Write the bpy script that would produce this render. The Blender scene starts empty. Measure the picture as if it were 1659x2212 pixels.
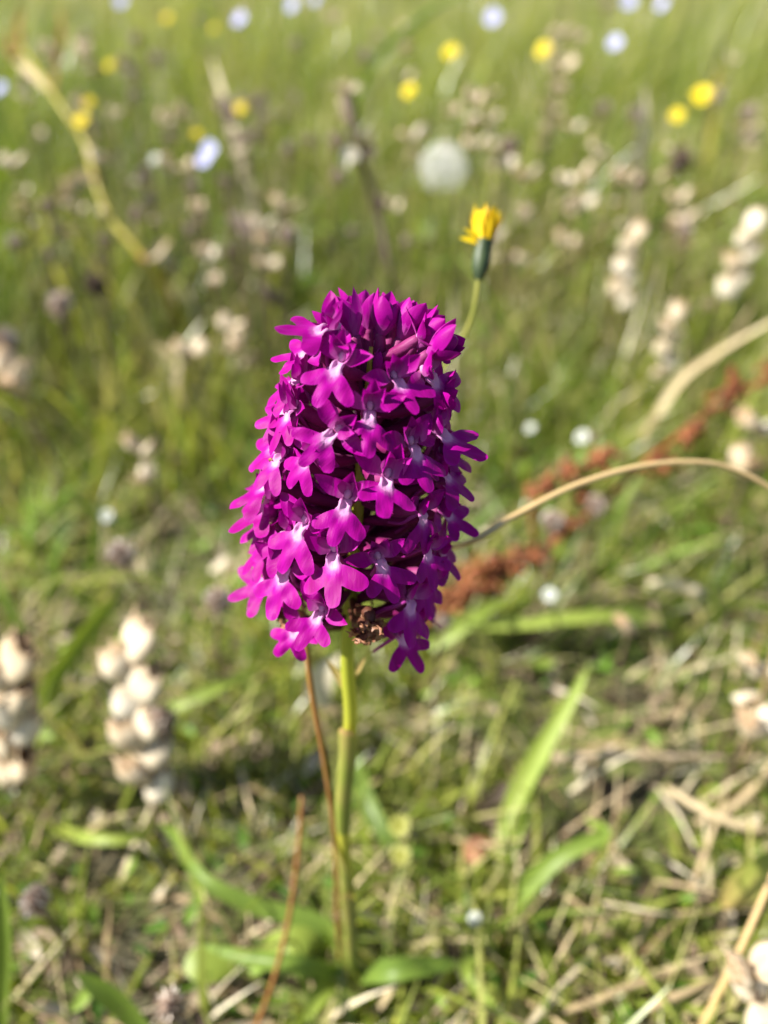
import bpy, math, random
import numpy as np
from mathutils import Vector, Matrix

random.seed(11)
RNG = np.random.default_rng(11)
SC = bpy.context.scene
COL = SC.collection

# ------------------------------------------------------------------ camera
W, H, F = 1659.0, 2212.0, 1659.0          # pixel grid used for reading the photograph
CAM = np.array((0.0, 0.0, 0.23))          # a phone held 23 cm above the turf
PITCH = math.radians(38.0)
FWD = np.array((0, math.cos(PITCH), -math.sin(PITCH)))
UPV = np.array((0, math.sin(PITCH), math.cos(PITCH)))
RGT = np.array((1.0, 0, 0))

cd = bpy.data.cameras.new('camera')
cam = bpy.data.objects.new('camera', cd)
COL.objects.link(cam)
cam.location = CAM
cam.rotation_euler = (math.pi / 2 - PITCH, 0, 0)
cd.sensor_fit = 'VERTICAL'
cd.sensor_height = 36.0
cd.lens = 36.0 * F / H
cd.clip_start = 0.005
cd.clip_end = 2000
cd.dof.use_dof = True
cd.dof.focus_distance = 0.112
cd.dof.aperture_fstop = 27.0 / 3.5
SC.camera = cam

# ------------------------------------------------------------------ sky and sun
SUN_TO = Vector((-0.73, -0.07, 0.68)).normalized()      # towards the sun
el = math.asin(SUN_TO.z)
world = bpy.data.worlds.new('World')
SC.world = world
world.use_nodes = True
nt = world.node_tree
sky = nt.nodes.new('ShaderNodeTexSky')
sky.sky_type = 'NISHITA'
sky.sun_disc = False
sky.sun_elevation = el
sky.sun_rotation = math.atan2(SUN_TO.x, SUN_TO.y)
bg = nt.nodes['Background']
nt.links.new(sky.outputs[0], bg.inputs[0])
bg.inputs[1].default_value = 0.06
sl = bpy.data.lights.new('sun', 'SUN')
sl.energy = 5.0
sl.angle = math.radians(0.5)
sl.color = (1.0, 0.95, 0.86)
so = bpy.data.objects.new('sun', sl)
COL.objects.link(so)
so.rotation_euler = SUN_TO.to_track_quat('Z', 'Y').to_euler()
SC.view_settings.view_transform = 'Standard'
SC.view_settings.look = 'None'
SC.view_settings.exposure = 1.42
SC.view_settings.gamma = 1.0
SC.view_settings.use_curve_mapping = False
SC.render.engine = 'CYCLES'
SC.cycles.use_denoising = True
SC.cycles.use_adaptive_sampling = False
SC.cycles.max_bounces = 6
SC.cycles.transparent_max_bounces = 4
SC.cycles.sample_clamp_indirect = 6.0


# ------------------------------------------------------------------ pixel -> place
def ray(px, py):
    return FWD + (px - W / 2) / F * RGT - (py - H / 2) / F * UPV


def on_height(px, py, z):
    d = ray(px, py)
    return CAM + d * ((z - CAM[2]) / d[2])


def on_depth(px, py, dep):
    return CAM + ray(px, py) * dep


def on_y(px, py, y):
    d = ray(px, py)
    return CAM + d * (y / d[1])


def N(v):
    v = np.asarray(v, float)
    return v / (np.linalg.norm(v) + 1e-12)


# ------------------------------------------------------------------ object helpers
def obj(name, me, mat=None, parent=None):
    o = bpy.data.objects.new(name, me)
    COL.objects.link(o)
    if mat is not None and me is not None and len(me.materials) == 0:
        me.materials.append(mat)
    if parent is not None:
        o.parent = parent
    return o


def mesh(name, v, f, attr=None, smooth=True):
    me = bpy.data.meshes.new(name)
    v = np.asarray(v, np.float32)
    me.from_pydata(v.tolist(), [], [tuple(map(int, q)) for q in f])
    if smooth:
        me.polygons.foreach_set('use_smooth', np.ones(len(me.polygons), bool))
    if attr:
        for k, a in attr.items():
            at = me.attributes.new(k, 'FLOAT', 'POINT')
            at.data.foreach_set('value', np.asarray(a, np.float32))
    return me


def big_mesh(name, v, quads, attr, smooth=True):
    me = bpy.data.meshes.new(name)
    nv, nq = len(v), len(quads)
    me.vertices.add(nv)
    me.vertices.foreach_set('co', np.asarray(v, np.float32).ravel())
    me.loops.add(nq * 4)
    me.loops.foreach_set('vertex_index', np.asarray(quads, np.int32).ravel())
    me.polygons.add(nq)
    me.polygons.foreach_set('loop_start', np.arange(nq, dtype=np.int32) * 4)
    me.update(calc_edges=True)
    me.polygons.foreach_set('use_smooth', np.full(nq, smooth))
    for k, a in attr.items():
        at = me.attributes.new(k, 'FLOAT', 'POINT')
        at.data.foreach_set('value', np.asarray(a, np.float32))
    me.validate()
    return me


def tag(o, label, cat, group=None):
    o['label'] = label
    o['category'] = cat
    if group:
        o['group'] = group
    return o


def thing(name, label, cat, loc=(0, 0, 0), group=None):
    o = bpy.data.objects.new(name, None)
    COL.objects.link(o)
    o.location = Vector([float(c) for c in loc])
    o.empty_display_size = 0.01
    return tag(o, label, cat, group)


class B:
    """collects pieces of one mesh"""

    def __init__(s):
        s.v, s.f, s.a = [], [], []
        s.n = 0

    def add(s, v, f, a=0.0):
        v = np.asarray(v, float)
        s.v.append(v)
        s.f += [tuple(i + s.n for i in q) for q in f]
        s.a.append(np.full(len(v), a, float) if np.isscalar(a) else np.asarray(a, float))
        s.n += len(v)
        return s

    def me(s, name, key='tint', off=None):
        v = np.concatenate(s.v)
        if off is not None:
            v = v - np.asarray(off)
        return mesh(name, v, s.f, {key: np.concatenate(s.a)})


def smooth_path(pts, n=24):
    """Catmull-Rom through points"""
    p = np.asarray(pts, float)
    if len(p) == 2:
        t = np.linspace(0, 1, n)[:, None]
        return p[0] * (1 - t) + p[1] * t
    q = np.vstack([2 * p[0] - p[1], p, 2 * p[-1] - p[-2]])
    out = []
    seg = len(p) - 1
    for u in np.linspace(0, seg, n):
        i = min(int(u), seg - 1)
        t = u - i
        a, b, c, d = q[i], q[i + 1], q[i + 2], q[i + 3]
        out.append(.5 * ((2 * b) + (-a + c) * t + (2 * a - 5 * b + 4 * c - d) * t * t + (-a + 3 * b - 3 * c + d) * t ** 3))
    return np.array(out)


def tube(path, rad, seg=7):
    p = np.asarray(path, float)
    n = len(p)
    r = np.full(n, rad) if np.isscalar(rad) else np.interp(np.linspace(0, 1, n), np.linspace(0, 1, len(rad)), rad)
    t = np.gradient(p, axis=0)
    t /= np.linalg.norm(t, axis=1)[:, None] + 1e-12
    ref = np.array((1, 0, 0)) if abs(t[0][0]) < .8 else np.array((0, 1, 0))
    v = []
    a = N(np.cross(t[0], ref))
    for i in range(n):
        a = N(a - t[i] * np.dot(a, t[i]))
        b = np.cross(t[i], a)
        for k in range(seg):
            w = 2 * math.pi * k / seg
            v.append(p[i] + r[i] * (math.cos(w) * a + math.sin(w) * b))
    f = [(i * seg + k, i * seg + (k + 1) % seg, (i + 1) * seg + (k + 1) % seg, (i + 1) * seg + k) for i in range(n - 1) for k in range(seg)]
    v += [p[0], p[-1]]
    f += [(k + 1 if k + 1 < seg else 0, k, n * seg) for k in range(seg)]
    f += [((n - 1) * seg + k, (n - 1) * seg + (k + 1) % seg, n * seg + 1) for k in range(seg)]
    return np.array(v), f


def ribbon(path, width, face, fold=.18, shape=None, twist=0.0, wave=0.0):
    """leaf blade along path; face = direction its upper side looks to; five verts across"""
    p = np.asarray(path, float)
    n = len(p)
    t = np.gradient(p, axis=0)
    t /= np.linalg.norm(t, axis=1)[:, None] + 1e-12
    s = np.linspace(0, 1, n)
    w = width * (shape(s) if shape else np.clip((1 - s) ** .6 * (0.55 + 0.45 * np.minimum(1, s * 5)), 0.02, 1))
    v = []
    for i in range(n):
        fn = np.asarray(face, float)
        side = N(np.cross(t[i], fn))
        nn = np.cross(side, t[i])
        an = twist * s[i]
        side, nn = side * math.cos(an) + nn * math.sin(an), nn * math.cos(an) - side * math.sin(an)
        for c in (-1, -.5, 0, .5, 1):
            v.append(p[i] + side * c * w[i] * .5 + nn * (abs(c) * fold * w[i] + wave * w[i] * math.sin(9 * s[i] + 2 * c)))
    f = [(i * 5 + k, i * 5 + k + 1, i * 5 + 6 + k, i * 5 + 5 + k) for i in range(n - 1) for k in range(4)]
    return np.array(v), f


LONG = lambda s: np.clip(np.minimum(1, .55 + 1.5 * s) * (1 - np.clip(s, 0, 1) ** 2.6) ** .9, .03, 1)
LEAF = lambda s: np.clip(np.sin(np.pi * np.clip(s, 0, 1) ** .85) ** .8, .03, 1)
STRAP = lambda s: np.clip(np.minimum(1, .75 + s) * (1 - np.clip(s, 0, 1) ** 5) ** .8, .04, 1)


def blob(c, rx, ry, rz, seg=10, rings=7, rough=0.0, R=None):
    v, f = [], []
    for i in range(rings + 1):
        th = math.pi * i / rings
        for k in range(seg):
            ph = 2 * math.pi * k / seg
            q = np.array((math.sin(th) * math.cos(ph) * rx, math.sin(th) * math.sin(ph) * ry, math.cos(th) * rz))
            q *= 1 + rough * (random.random() - .5)
            v.append(q)
    f = [(i * seg + k, (i + 1) * seg + k, (i + 1) * seg + (k + 1) % seg, i * seg + (k + 1) % seg) for i in range(rings) for k in range(seg)]
    v = np.array(v)
    if R is not None:
        v = v @ np.asarray(R).T
    return v + np.asarray(c), f


def basis(y, z):
    """3x3 with columns x,y,z: y axis along y, z axis close to z"""
    y = N(y)
    z = np.asarray(z, float)
    x = N(np.cross(y, z))
    z = np.cross(x, y)
    return np.column_stack([x, y, z])


# ------------------------------------------------------------------ materials
def ramp_nodes(nd, lk, fac, stops):
    r = nd.new('ShaderNodeValToRGB')
    cr = r.color_ramp
    while len(cr.elements) > 1:
        cr.elements.remove(cr.elements[-1])
    cr.elements[0].position = stops[0][0]
    cr.elements[0].color = (*stops[0][1], 1)
    for p, c in stops[1:]:
        e = cr.elements.new(p)
        e.color = (*c, 1)
    lk.new(fac, r.inputs[0])
    return r.outputs[0]


def plant_mat(name, stops, src='tint', rough=.5, spec=.4, trans=.3, mottle=.35, mscale=220, stretch=(1, 1, 1), tcol=None, bump=0.0):
    m = bpy.data.materials.new(name)
    m.use_nodes = True
    nd, lk = m.node_tree.nodes, m.node_tree.links
    pr = nd['Principled BSDF']
    out = nd['Material Output']
    if src == 'object':
        s = nd.new('ShaderNodeObjectInfo').outputs['Random']
    else:
        a = nd.new('ShaderNodeAttribute')
        a.attribute_name = src
        s = a.outputs['Fac']
    tc = nd.new('ShaderNodeTexCoord')
    mp = nd.new('ShaderNodeMapping')
    mp.inputs['Scale'].default_value = stretch
    lk.new(tc.outputs['Object'], mp.inputs[0])
    nz = nd.new('ShaderNodeTexNoise')
    nz.inputs['Scale'].default_value = mscale
    nz.inputs['Detail'].default_value = 3
    lk.new(mp.outputs[0], nz.inputs['Vector'])
    ad = nd.new('ShaderNodeMath')
    ad.operation = 'MULTIPLY_ADD'
    lk.new(nz.outputs['Fac'], ad.inputs[0])
    ad.inputs[1].default_value = mottle
    ad.inputs[2].default_value = -mottle * .5
    ad2 = nd.new('ShaderNodeMath')
    ad2.operation = 'ADD'
    ad2.use_clamp = True
    lk.new(ad.outputs[0], ad2.inputs[0])
    lk.new(s, ad2.inputs[1])
    c = ramp_nodes(nd, lk, ad2.outputs[0], stops)
    lk.new(c, pr.inputs['Base Color'])
    pr.inputs['Roughness'].default_value = rough
    pr.inputs['Specular IOR Level'].default_value = spec
    if bump:
        bm = nd.new('ShaderNodeBump')
        bm.inputs['Strength'].default_value = bump
        bm.inputs['Distance'].default_value = .0004
        lk.new(nz.outputs['Fac'], bm.inputs['Height'])
        lk.new(bm.outputs[0], pr.inputs['Normal'])
    if trans > 0:
        tr = nd.new('ShaderNodeBsdfTranslucent')
        if tcol:
            mx = nd.new('ShaderNodeMixRGB')
            mx.blend_type = 'MULTIPLY'
            mx.inputs[0].default_value = 1
            lk.new(c, mx.inputs[1])
            mx.inputs[2].default_value = (*tcol, 1)
            lk.new(mx.outputs[0], tr.inputs[0])
        else:
            lk.new(c, tr.inputs[0])
        ms = nd.new('ShaderNodeMixShader')
        ms.inputs[0].default_value = trans
        lk.new(pr.outputs[0], ms.inputs[1])
        lk.new(tr.outputs[0], ms.inputs[2])
        lk.new(ms.outputs[0], out.inputs[0])
    return m


M = {}
M['grass'] = plant_mat('grass_green', [(0, (.045, .085, .013)), (.3, (.125, .19, .026)), (.6, (.245, .30, .045)), (.85, (.37, .385, .09)), (1, (.50, .46, .21))], trans=.45, rough=.30, spec=.55, mottle=.15, mscale=60, tcol=(1.25, 1.2, .6))
M['dry'] = plant_mat('dry_straw', [(0, (.16, .10, .05)), (.4, (.36, .26, .14)), (.75, (.52, .42, .25)), (1, (.62, .56, .42))], trans=.2, rough=.55, mottle=.25, mscale=150)
M['moss'] = plant_mat('moss_green', [(0, (.05, .09, .012)), (.5, (.18, .25, .02)), (.8, (.33, .38, .03)), (1, (.44, .40, .06))], trans=.35, rough=.6, spec=.3, mottle=.2, tcol=(1.2, 1.2, .6))
M['moss_yellow'] = plant_mat('lemon_petal', [(0, (.24, .25, .04)), (1, (.38, .38, .08))], trans=.3, mottle=.3)
M['herb'] = plant_mat('herb_leaf', [(0, (.05, .11, .02)), (.5, (.12, .23, .03)), (1, (.26, .36, .06))], trans=.35, rough=.5, spec=.25, mottle=.2, tcol=(1.2, 1.2, .5))
M['litter'] = plant_mat('leaf_litter', [(0, (.05, .035, .022)), (.4, (.15, .10, .06)), (.7, (.33, .25, .16)), (1, (.52, .45, .34))], trans=.1, rough=.7, mottle=.35)
M['blade'] = plant_mat('broad_blade', [(0, (.10, .16, .025)), (.5, (.19, .27, .038)), (1, (.30, .37, .07))], src='object', trans=.38, rough=.46, spec=.35, mottle=.45, mscale=300, stretch=(1, 1, .3), tcol=(1.2, 1.15, .6))
M['stem'] = plant_mat('green_stem', [(0, (.12, .17, .03)), (1, (.22, .27, .05))], src='object', trans=.2, mottle=.3)
M['orchid_stem'] = plant_mat('orchid_stem', [(0, (.24, .31, .03)), (.5, (.37, .42, .04)), (1, (.56, .52, .08))], trans=.35, rough=.34, spec=.5, mottle=.35, mscale=400, stretch=(1, 1, .15), tcol=(1.2, 1.1, .3), bump=.15)
M['orchid_leaf'] = plant_mat('orchid_leaf', [(0, (.12, .20, .03)), (.6, (.25, .32, .05)), (1, (.55, .38, .16))], trans=.4, rough=.46, spec=.35, mottle=.35, mscale=300, stretch=(1, 1, .3), tcol=(1.15, 1.1, .6))
M['brown_stem'] = plant_mat('brown_stem', [(0, (.14, .055, .02)), (.5, (.26, .12, .035)), (1, (.33, .20, .06))], src='object', trans=.1, rough=.5, mottle=.5, mscale=300, stretch=(1, 1, .2))
M['tan_stem'] = plant_mat('tan_stem', [(0, (.42, .27, .11)), (.5, (.56, .40, .19)), (1, (.64, .50, .28))], trans=.15, rough=.42, spec=.5, mottle=.4, mscale=260, bump=.2)
M['yellow_stem'] = plant_mat('yellow_stem', [(0, (.26, .22, .03)), (.5, (.42, .36, .05)), (1, (.45, .20, .06))], trans=.2, rough=.45, mottle=.2)
M['dead'] = plant_mat('dead_brown', [(0, (.045, .032, .024)), (.5, (.13, .085, .055)), (1, (.34, .25, .17))], trans=.1, rough=.7, mottle=.4)
M['paper'] = plant_mat('papery_calyx', [(0, (.24, .13, .055)), (.35, (.50, .37, .23)), (.7, (.74, .64, .47)), (1, (.80, .74, .62))], trans=.35, rough=.5, spec=.4, mottle=.3, mscale=260, bump=.3)
M['paper_grey'] = plant_mat('dried_head', [(0, (.18, .11, .08)), (.4, (.40, .30, .23)), (.75, (.62, .53, .46)), (1, (.80, .76, .71))], trans=.25, rough=.6, mottle=.3, mscale=500)
M['rust'] = plant_mat('rusty_seed', [(0, (.09, .025, .010)), (.5, (.24, .072, .023)), (1, (.40, .15, .055))], trans=.2, rough=.55, mottle=.5, mscale=400)
M['yellow'] = plant_mat('yellow_petal', [(0, (.66, .46, .006)), (.6, (.80, .66, .012)), (1, (.82, .72, .05))], trans=.3, rough=.5, spec=.2, mottle=.3)
M['amber'] = plant_mat('amber_petal', [(0, (.58, .34, .006)), (.5, (.80, .56, .010)), (1, (.84, .66, .03))], trans=.3, rough=.5, spec=.2, mottle=.3)
M['blue'] = plant_mat('blue_petal', [(0, (.46, .47, .80)), (1, (.60, .61, .88))], trans=.35, rough=.5, spec=.2, mottle=.3)
M['white'] = plant_mat('white_petal', [(0, (.52, .54, .48)), (1, (.68, .70, .66))], trans=.3, rough=.5, mottle=.2)
M['pappus'] = plant_mat('pappus', [(0, (.75, .76, .72)), (1, (.88, .88, .85))], trans=.4, rough=.5, mottle=.2)
M['sepal_dark'] = plant_mat('involucre', [(0, (.018, .034, .014)), (1, (.055, .085, .030))], trans=.1, rough=.5, mottle=.4)
M['red'] = plant_mat('red_leaf', [(0, (.32, .12, .07)), (1, (.46, .24, .15))], trans=.3, mottle=.4)


def petal_material(name, deep, mid, pale, trans=.32):
    """magenta orchid tissue: attribute 'pale' runs to the whitish throat, fine veins and cell grain"""
    m = bpy.data.materials.new(name)
    m.use_nodes = True
    nd, lk = m.node_tree.nodes, m.node_tree.links
    pr = nd['Principled BSDF']
    at = nd.new('ShaderNodeAttribute')
    at.attribute_name = 'pale'
    oi = nd.new('ShaderNodeObjectInfo')
    tc = nd.new('ShaderNodeTexCoord')
    nz = nd.new('ShaderNodeTexNoise')
    nz.inputs['Scale'].default_value = 420
    nz.inputs['Detail'].default_value = 4
    mp = nd.new('ShaderNodeMapping')
    mp.inputs['Scale'].default_value = (3.2, .6, .5)
    lk.new(tc.outputs['Object'], mp.inputs[0])
    lk.new(mp.outputs[0], nz.inputs['Vector'])
    md = nd.new('ShaderNodeMath')
    md.operation = 'MULTIPLY_ADD'
    lk.new(nz.outputs['Fac'], md.inputs[0])
    md.inputs[1].default_value = .55
    lk.new(at.outputs['Fac'], md.inputs[2])
    m2 = nd.new('ShaderNodeMath')
    m2.operation = 'MULTIPLY_ADD'
    m2.use_clamp = True
    lk.new(oi.outputs['Random'], m2.inputs[0])
    m2.inputs[1].default_value = .12
    lk.new(md.outputs[0], m2.inputs[2])
    c = ramp_nodes(nd, lk, m2.outputs[0], [(0.08, deep), (.50, mid), (.78, tuple(.72 * a + .28 * b for a, b in zip(mid, pale))), (1.0, pale)])
    lk.new(c, pr.inputs['Base Color'])
    pr.inputs['Roughness'].default_value = .46
    pr.inputs['Specular IOR Level'].default_value = .12
    pr.inputs['Sheen Weight'].default_value = .04
    pr.inputs['Sheen Roughness'].default_value = .4
    pr.inputs['Sheen Tint'].default_value = (1, .6, 1, 1)
    vo = nd.new('ShaderNodeTexVoronoi')
    vo.inputs['Scale'].default_value = 6500
    lk.new(tc.outputs['Object'], vo.inputs['Vector'])
    bm = nd.new('ShaderNodeBump')
    bm.inputs['Strength'].default_value = .35
    bm.inputs['Distance'].default_value = .00006
    lk.new(vo.outputs['Distance'], bm.inputs['Height'])
    b2 = nd.new('ShaderNodeBump')
    b2.inputs['Strength'].default_value = .5
    b2.inputs['Distance'].default_value = .00025
    lk.new(nz.outputs['Fac'], b2.inputs['Height'])
    lk.new(bm.outputs[0], b2.inputs['Normal'])
    lk.new(b2.outputs[0], pr.inputs['Normal'])
    tr = nd.new('ShaderNodeBsdfTranslucent')
    lk.new(c, tr.inputs[0])
    ms = nd.new('ShaderNodeMixShader')
    ms.inputs[0].default_value = trans
    lk.new(pr.outputs[0], ms.inputs[1])
    lk.new(tr.outputs[0], ms.inputs[2])
    lk.new(ms.outputs[0], nd['Material Output'].inputs[0])
    return m


M['petal'] = petal_material('orchid_petal', (.21, .001, .105), (.36, .0012, .265), (.70, .33, .62))
M['ovary'] = petal_material('orchid_ovary', (.10, .006, .055), (.20, .012, .10), (.45, .16, .36), trans=.12)
M['wither'] = plant_mat('withered_floret', [(0, (.10, .035, .02)), (.5, (.27, .12, .06)), (1, (.42, .22, .14))], trans=.2, rough=.5, mottle=.5, mscale=500)


# ------------------------------------------------------------------ ground
def hnoise(x, y):
    return (.5 * np.sin(9 * x + 1.3) * np.cos(11 * y) + .3 * np.sin(31 * x + 17 * y) + .2 * np.sin(53 * y - 41 * x + 2)) * .004


def ground_z(x, y):
    return hnoise(np.asarray(x, float), np.asarray(y, float)) - .004


def build_ground():
    u = np.linspace(-1, 1, 141)
    sx = np.sinh(u * 9.2) / np.sinh(9.2) * 400
    X, Y = np.meshgrid(sx, sx + .2)
    far = np.clip(np.hypot(X, Y) / 4, 1, None)
    Z = ground_z(X, Y) / far
    v = np.stack([X, Y, Z], -1).reshape(-1, 3)
    n = len(u)
    i = np.arange(n - 1)
    a = (i[:, None] * n + i[None, :]).ravel()
    q = np.stack([a, a + 1, a + n + 1, a + n], 1)
    me = big_mesh('ground', v, q, {'tint': np.zeros(len(v))})
    m = bpy.data.materials.new('meadow_soil')
    m.use_nodes = True
    nd, lk = m.node_tree.nodes, m.node_tree.links
    pr = nd['Principled BSDF']
    tc = nd.new('ShaderNodeTexCoord')
    n1 = nd.new('ShaderNodeTexNoise')
    n1.inputs['Scale'].default_value = 45
    n1.inputs['Detail'].default_value = 8
    lk.new(tc.outputs['Object'], n1.inputs['Vector'])
    c = ramp_nodes(nd, lk, n1.outputs['Fac'], [(.25, (.022, .018, .010)), (.42, (.05, .045, .018)), (.52, (.08, .10, .016)), (.75, (.14, .17, .03))])
    lk.new(c, pr.inputs['Base Color'])
    pr.inputs['Roughness'].default_value = .9
    bm = nd.new('ShaderNodeBump')
    bm.inputs['Distance'].default_value = .003
    lk.new(n1.outputs['Fac'], bm.inputs['Height'])
    lk.new(bm.outputs[0], pr.inputs['Normal'])
    o = obj('ground', me, m)
    o['kind'] = 'structure'


build_ground()


# ------------------------------------------------------------------ uncountable cover: grass, moss, leaves, litter
def field(x, y):
    return .5 + .25 * np.sin(3.1 * x + 1.7 * y + .6) + .25 * np.sin(-2.3 * x + 4.3 * y + 2.2)


def scatter(n, y0, y1, spread, power=1.0, pad=.12):
    """random ground points inside a wedge that widens from the camera"""
    t = RNG.random(n) ** power
    y = y0 + (y1 - y0) * t
    x = (RNG.random(n) * 2 - 1) * (np.maximum(y, 0) * spread + pad)
    return x, y


def blades(name, mat, x, y, length, width, tint, lean, curve, segs=4, bias=(0, 0), root_z=None, face=None):
    n = len(x)
    z0 = ground_z(x, y) - .002 if root_z is None else root_z
    ph = RNG.random(n) * 2 * np.pi
    dx, dy = np.cos(ph) + bias[0], np.sin(ph) + bias[1]
    dn = np.hypot(dx, dy) + 1e-9
    dx, dy = dx / dn, dy / dn
    t = np.linspace(0, 1, segs + 1)[None, :]
    hor = length[:, None] * (lean[:, None] * t + curve[:, None] * t ** 2.2)
    ver = length[:, None] * (t * np.sqrt(np.clip(1 - lean[:, None] ** 2, .02, 1)) - .55 * curve[:, None] * t ** 2.4)
    fa = ph + np.pi / 2 + (RNG.random(n) - .5) * 2.4 if face is None else face
    sx, sy = np.cos(fa)[:, None], np.sin(fa)[:, None]
    w = width[:, None] * np.clip((1 - t ** 2.2), .04, 1) * .5 * np.minimum(1, .6 + 2 * t)
    px = x[:, None] + dx[:, None] * hor
    py = y[:, None] + dy[:, None] * hor
    pz = np.maximum(z0[:, None] + ver, z0[:, None] - .001 + .004 * t)
    L = np.stack([px - sx * w, py - sy * w, pz], -1)
    R_ = np.stack([px + sx * w, py + sy * w, pz], -1)
    v = np.stack([L, R_], 2).reshape(-1, 3)
    base = (np.arange(n) * (segs + 1) * 2)[:, None] + (np.arange(segs) * 2)[None, :]
    base = base.ravel()
    q = np.stack([base, base + 1, base + 3, base + 2], 1)
    tv = np.repeat(tint, (segs + 1) * 2) + np.tile(np.repeat(np.linspace(-.05, .10, segs + 1), 2), n)
    o = obj(name, big_mesh(name, v, q, {'tint': np.clip(tv, 0, 1)}), mat)
    o['kind'] = 'stuff'
    return o


ORCHID_BASE = on_height(762, 2125, 0.0)


def keep_clear(x, y):
    """no blades rooted right under the lens or on the orchid itself"""
    return (np.hypot(x - ORCHID_BASE[0], y - ORCHID_BASE[1]) > .006)


def spread(tn):
    r = RNG.random(len(tn))
    return np.clip(tn + np.where(r < .30, -.36, np.where(r > .78, .22, 0)), 0, 1)


# short turf close to the orchid
x, y = scatter(17500, -.10, .62, .80)
pm = np.sin(41 * x + 9 * y) + np.sin(33 * y - 17 * x + 1) + 1.6 * RNG.random(len(x)) > .15
x, y = x[pm], y[pm]
k = keep_clear(x, y)
x, y = x[k], y[k]
n = len(x)
hs = np.clip(.018 + .065 * np.maximum(y, 0), .016, .06)
L = hs * (.5 + RNG.random(n) * 1.1)
fd = field(x * 4, y * 4)
tn = spread(np.clip(.40 + .46 * RNG.random(n) + .35 * (fd - .5), 0, .98))
g = blades('turf_grass', M['grass'], x, y, L, .0009 + .0016 * RNG.random(n) ** 2, tn, .1 + .75 * RNG.random(n), .5 * RNG.random(n))
tag(g, 'short bright green turf of fine grass round the orchid', 'grass')

# mid meadow
x, y = scatter(33000, .30, 1.5, .80, .9)
n = len(x)
hs = np.clip(.03 + .085 * y, .02, .125)
L = hs * (.35 + RNG.random(n) * 1.1) * (.65 + .8 * field(x * 5, y * 5))
fd = field(x * 6, y * 6)
tn = np.clip(.28 + .55 * RNG.random(n) + .5 * (fd - .5) + .10 * np.clip(x * 2, -1, 1), 0, 1)
tn = spread(tn)
g = blades('meadow_grass', M['grass'], x, y, L, np.where(RNG.random(n) < .06, .0042, .0010 + .0020 * RNG.random(n) ** 2), tn, .05 + .55 * RNG.random(n) ** 1.3, .45 * RNG.random(n), bias=(.25, 0))
tag(g, 'blurred green meadow grass standing behind the orchid', 'grass')

# far meadow
x, y = scatter(66000, 1.4, 7.5, .80, .75)
n = len(x)
L = (.05 + .09 * RNG.random(n)) * (.55 + .6 * field(x * 3, y * 3))
tn = np.clip(.38 + .52 * RNG.random(n) + .5 * (field(x * 4, y * 4) - .5), 0, 1)
tn = spread(tn)
g = blades('distant_grass', M['grass'], x, y, L, .0022 + .003 * RNG.random(n), tn, .05 + .4 * RNG.random(n), .35 * RNG.random(n), segs=3)
tag(g, 'distant hazy green grass reaching to the far meadow', 'grass')

# broader blades in the turf
x, y = scatter(2100, -.06, .75, .78)
pm = np.sin(31 * x + 2) + np.sin(27 * y - 13 * x) + RNG.random(len(x)) > .9
x, y = x[pm], y[pm]
k = np.hypot(x - ORCHID_BASE[0], y - ORCHID_BASE[1]) > .03
x, y = x[k], y[k]
n = len(x)
g = blades('turf_blades', M['grass'], x, y, (.022 + .04 * RNG.random(n)) * (.8 + np.clip(y, 0, .6)), .0018 + .0026 * RNG.random(n), np.clip(.30 + .55 * RNG.random(n), 0, 1), .3 + .6 * RNG.random(n), .5 * RNG.random(n), segs=6)
tag(g, 'wider bright green grass leaves scattered through the turf', 'grass')
# fresh green blades standing in the turf behind the orchid
x, y = scatter(900, .20, .75, .60)
n = len(x)
g = blades('fresh_grass', M['herb'], x, y, (.035 + .045 * RNG.random(n)) * (.6 + .7 * y), .0018 + .0024 * RNG.random(n), np.clip(.35 + .6 * RNG.random(n), 0, 1), .15 + .5 * RNG.random(n), .5 * RNG.random(n), segs=6, bias=(.35, 0))
tag(g, 'fresh green grass leaves leaning behind the orchid head', 'grass')
# dark lush grass left of the orchid
x = -.20 - .30 * RNG.random(2600)
y = .34 + .55 * RNG.random(2600)
x -= .35 * (y - .34)
n = len(x)
g = blades('lush_grass', M['grass'], x, y, .08 + .10 * RNG.random(n), .0014 + .002 * RNG.random(n), np.clip(.02 + .38 * RNG.random(n), 0, 1), .15 + .3 * RNG.random(n), .4 * RNG.random(n), bias=(.7, -.2))
tag(g, 'tall dark green lush grass with bluish sheen', 'grass')

# dry straw mixed in
x, y = scatter(8600, -.08, .8, .78)
k = keep_clear(x, y)
x, y = x[k], y[k]
n = len(x)
L = np.clip(.02 + .05 * np.maximum(y, 0), .015, .06) * (.5 + RNG.random(n))
g = blades('dry_grass', M['dry'], x, y, L, .0007 + .0012 * RNG.random(n) ** 2, RNG.random(n), .35 + .62 * RNG.random(n), .35 * RNG.random(n))
tag(g, 'thin dry straw-coloured grass tangled low in the turf', 'dry grass')
x, y = scatter(14000, .35, 5.0, .80, 1.1)
n = len(x)
g = blades('dry_meadow_grass', M['dry'], x, y, (.05 + .10 * RNG.random(n)) * np.clip(.45 + .6 * y, 0, 1), .0010 + .0014 * RNG.random(n), .25 + RNG.random(n) * .75, .05 + .5 * RNG.random(n), .4 * RNG.random(n), segs=3)
tag(g, 'dry straw-coloured grass standing among the distant green', 'dry grass')

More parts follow.
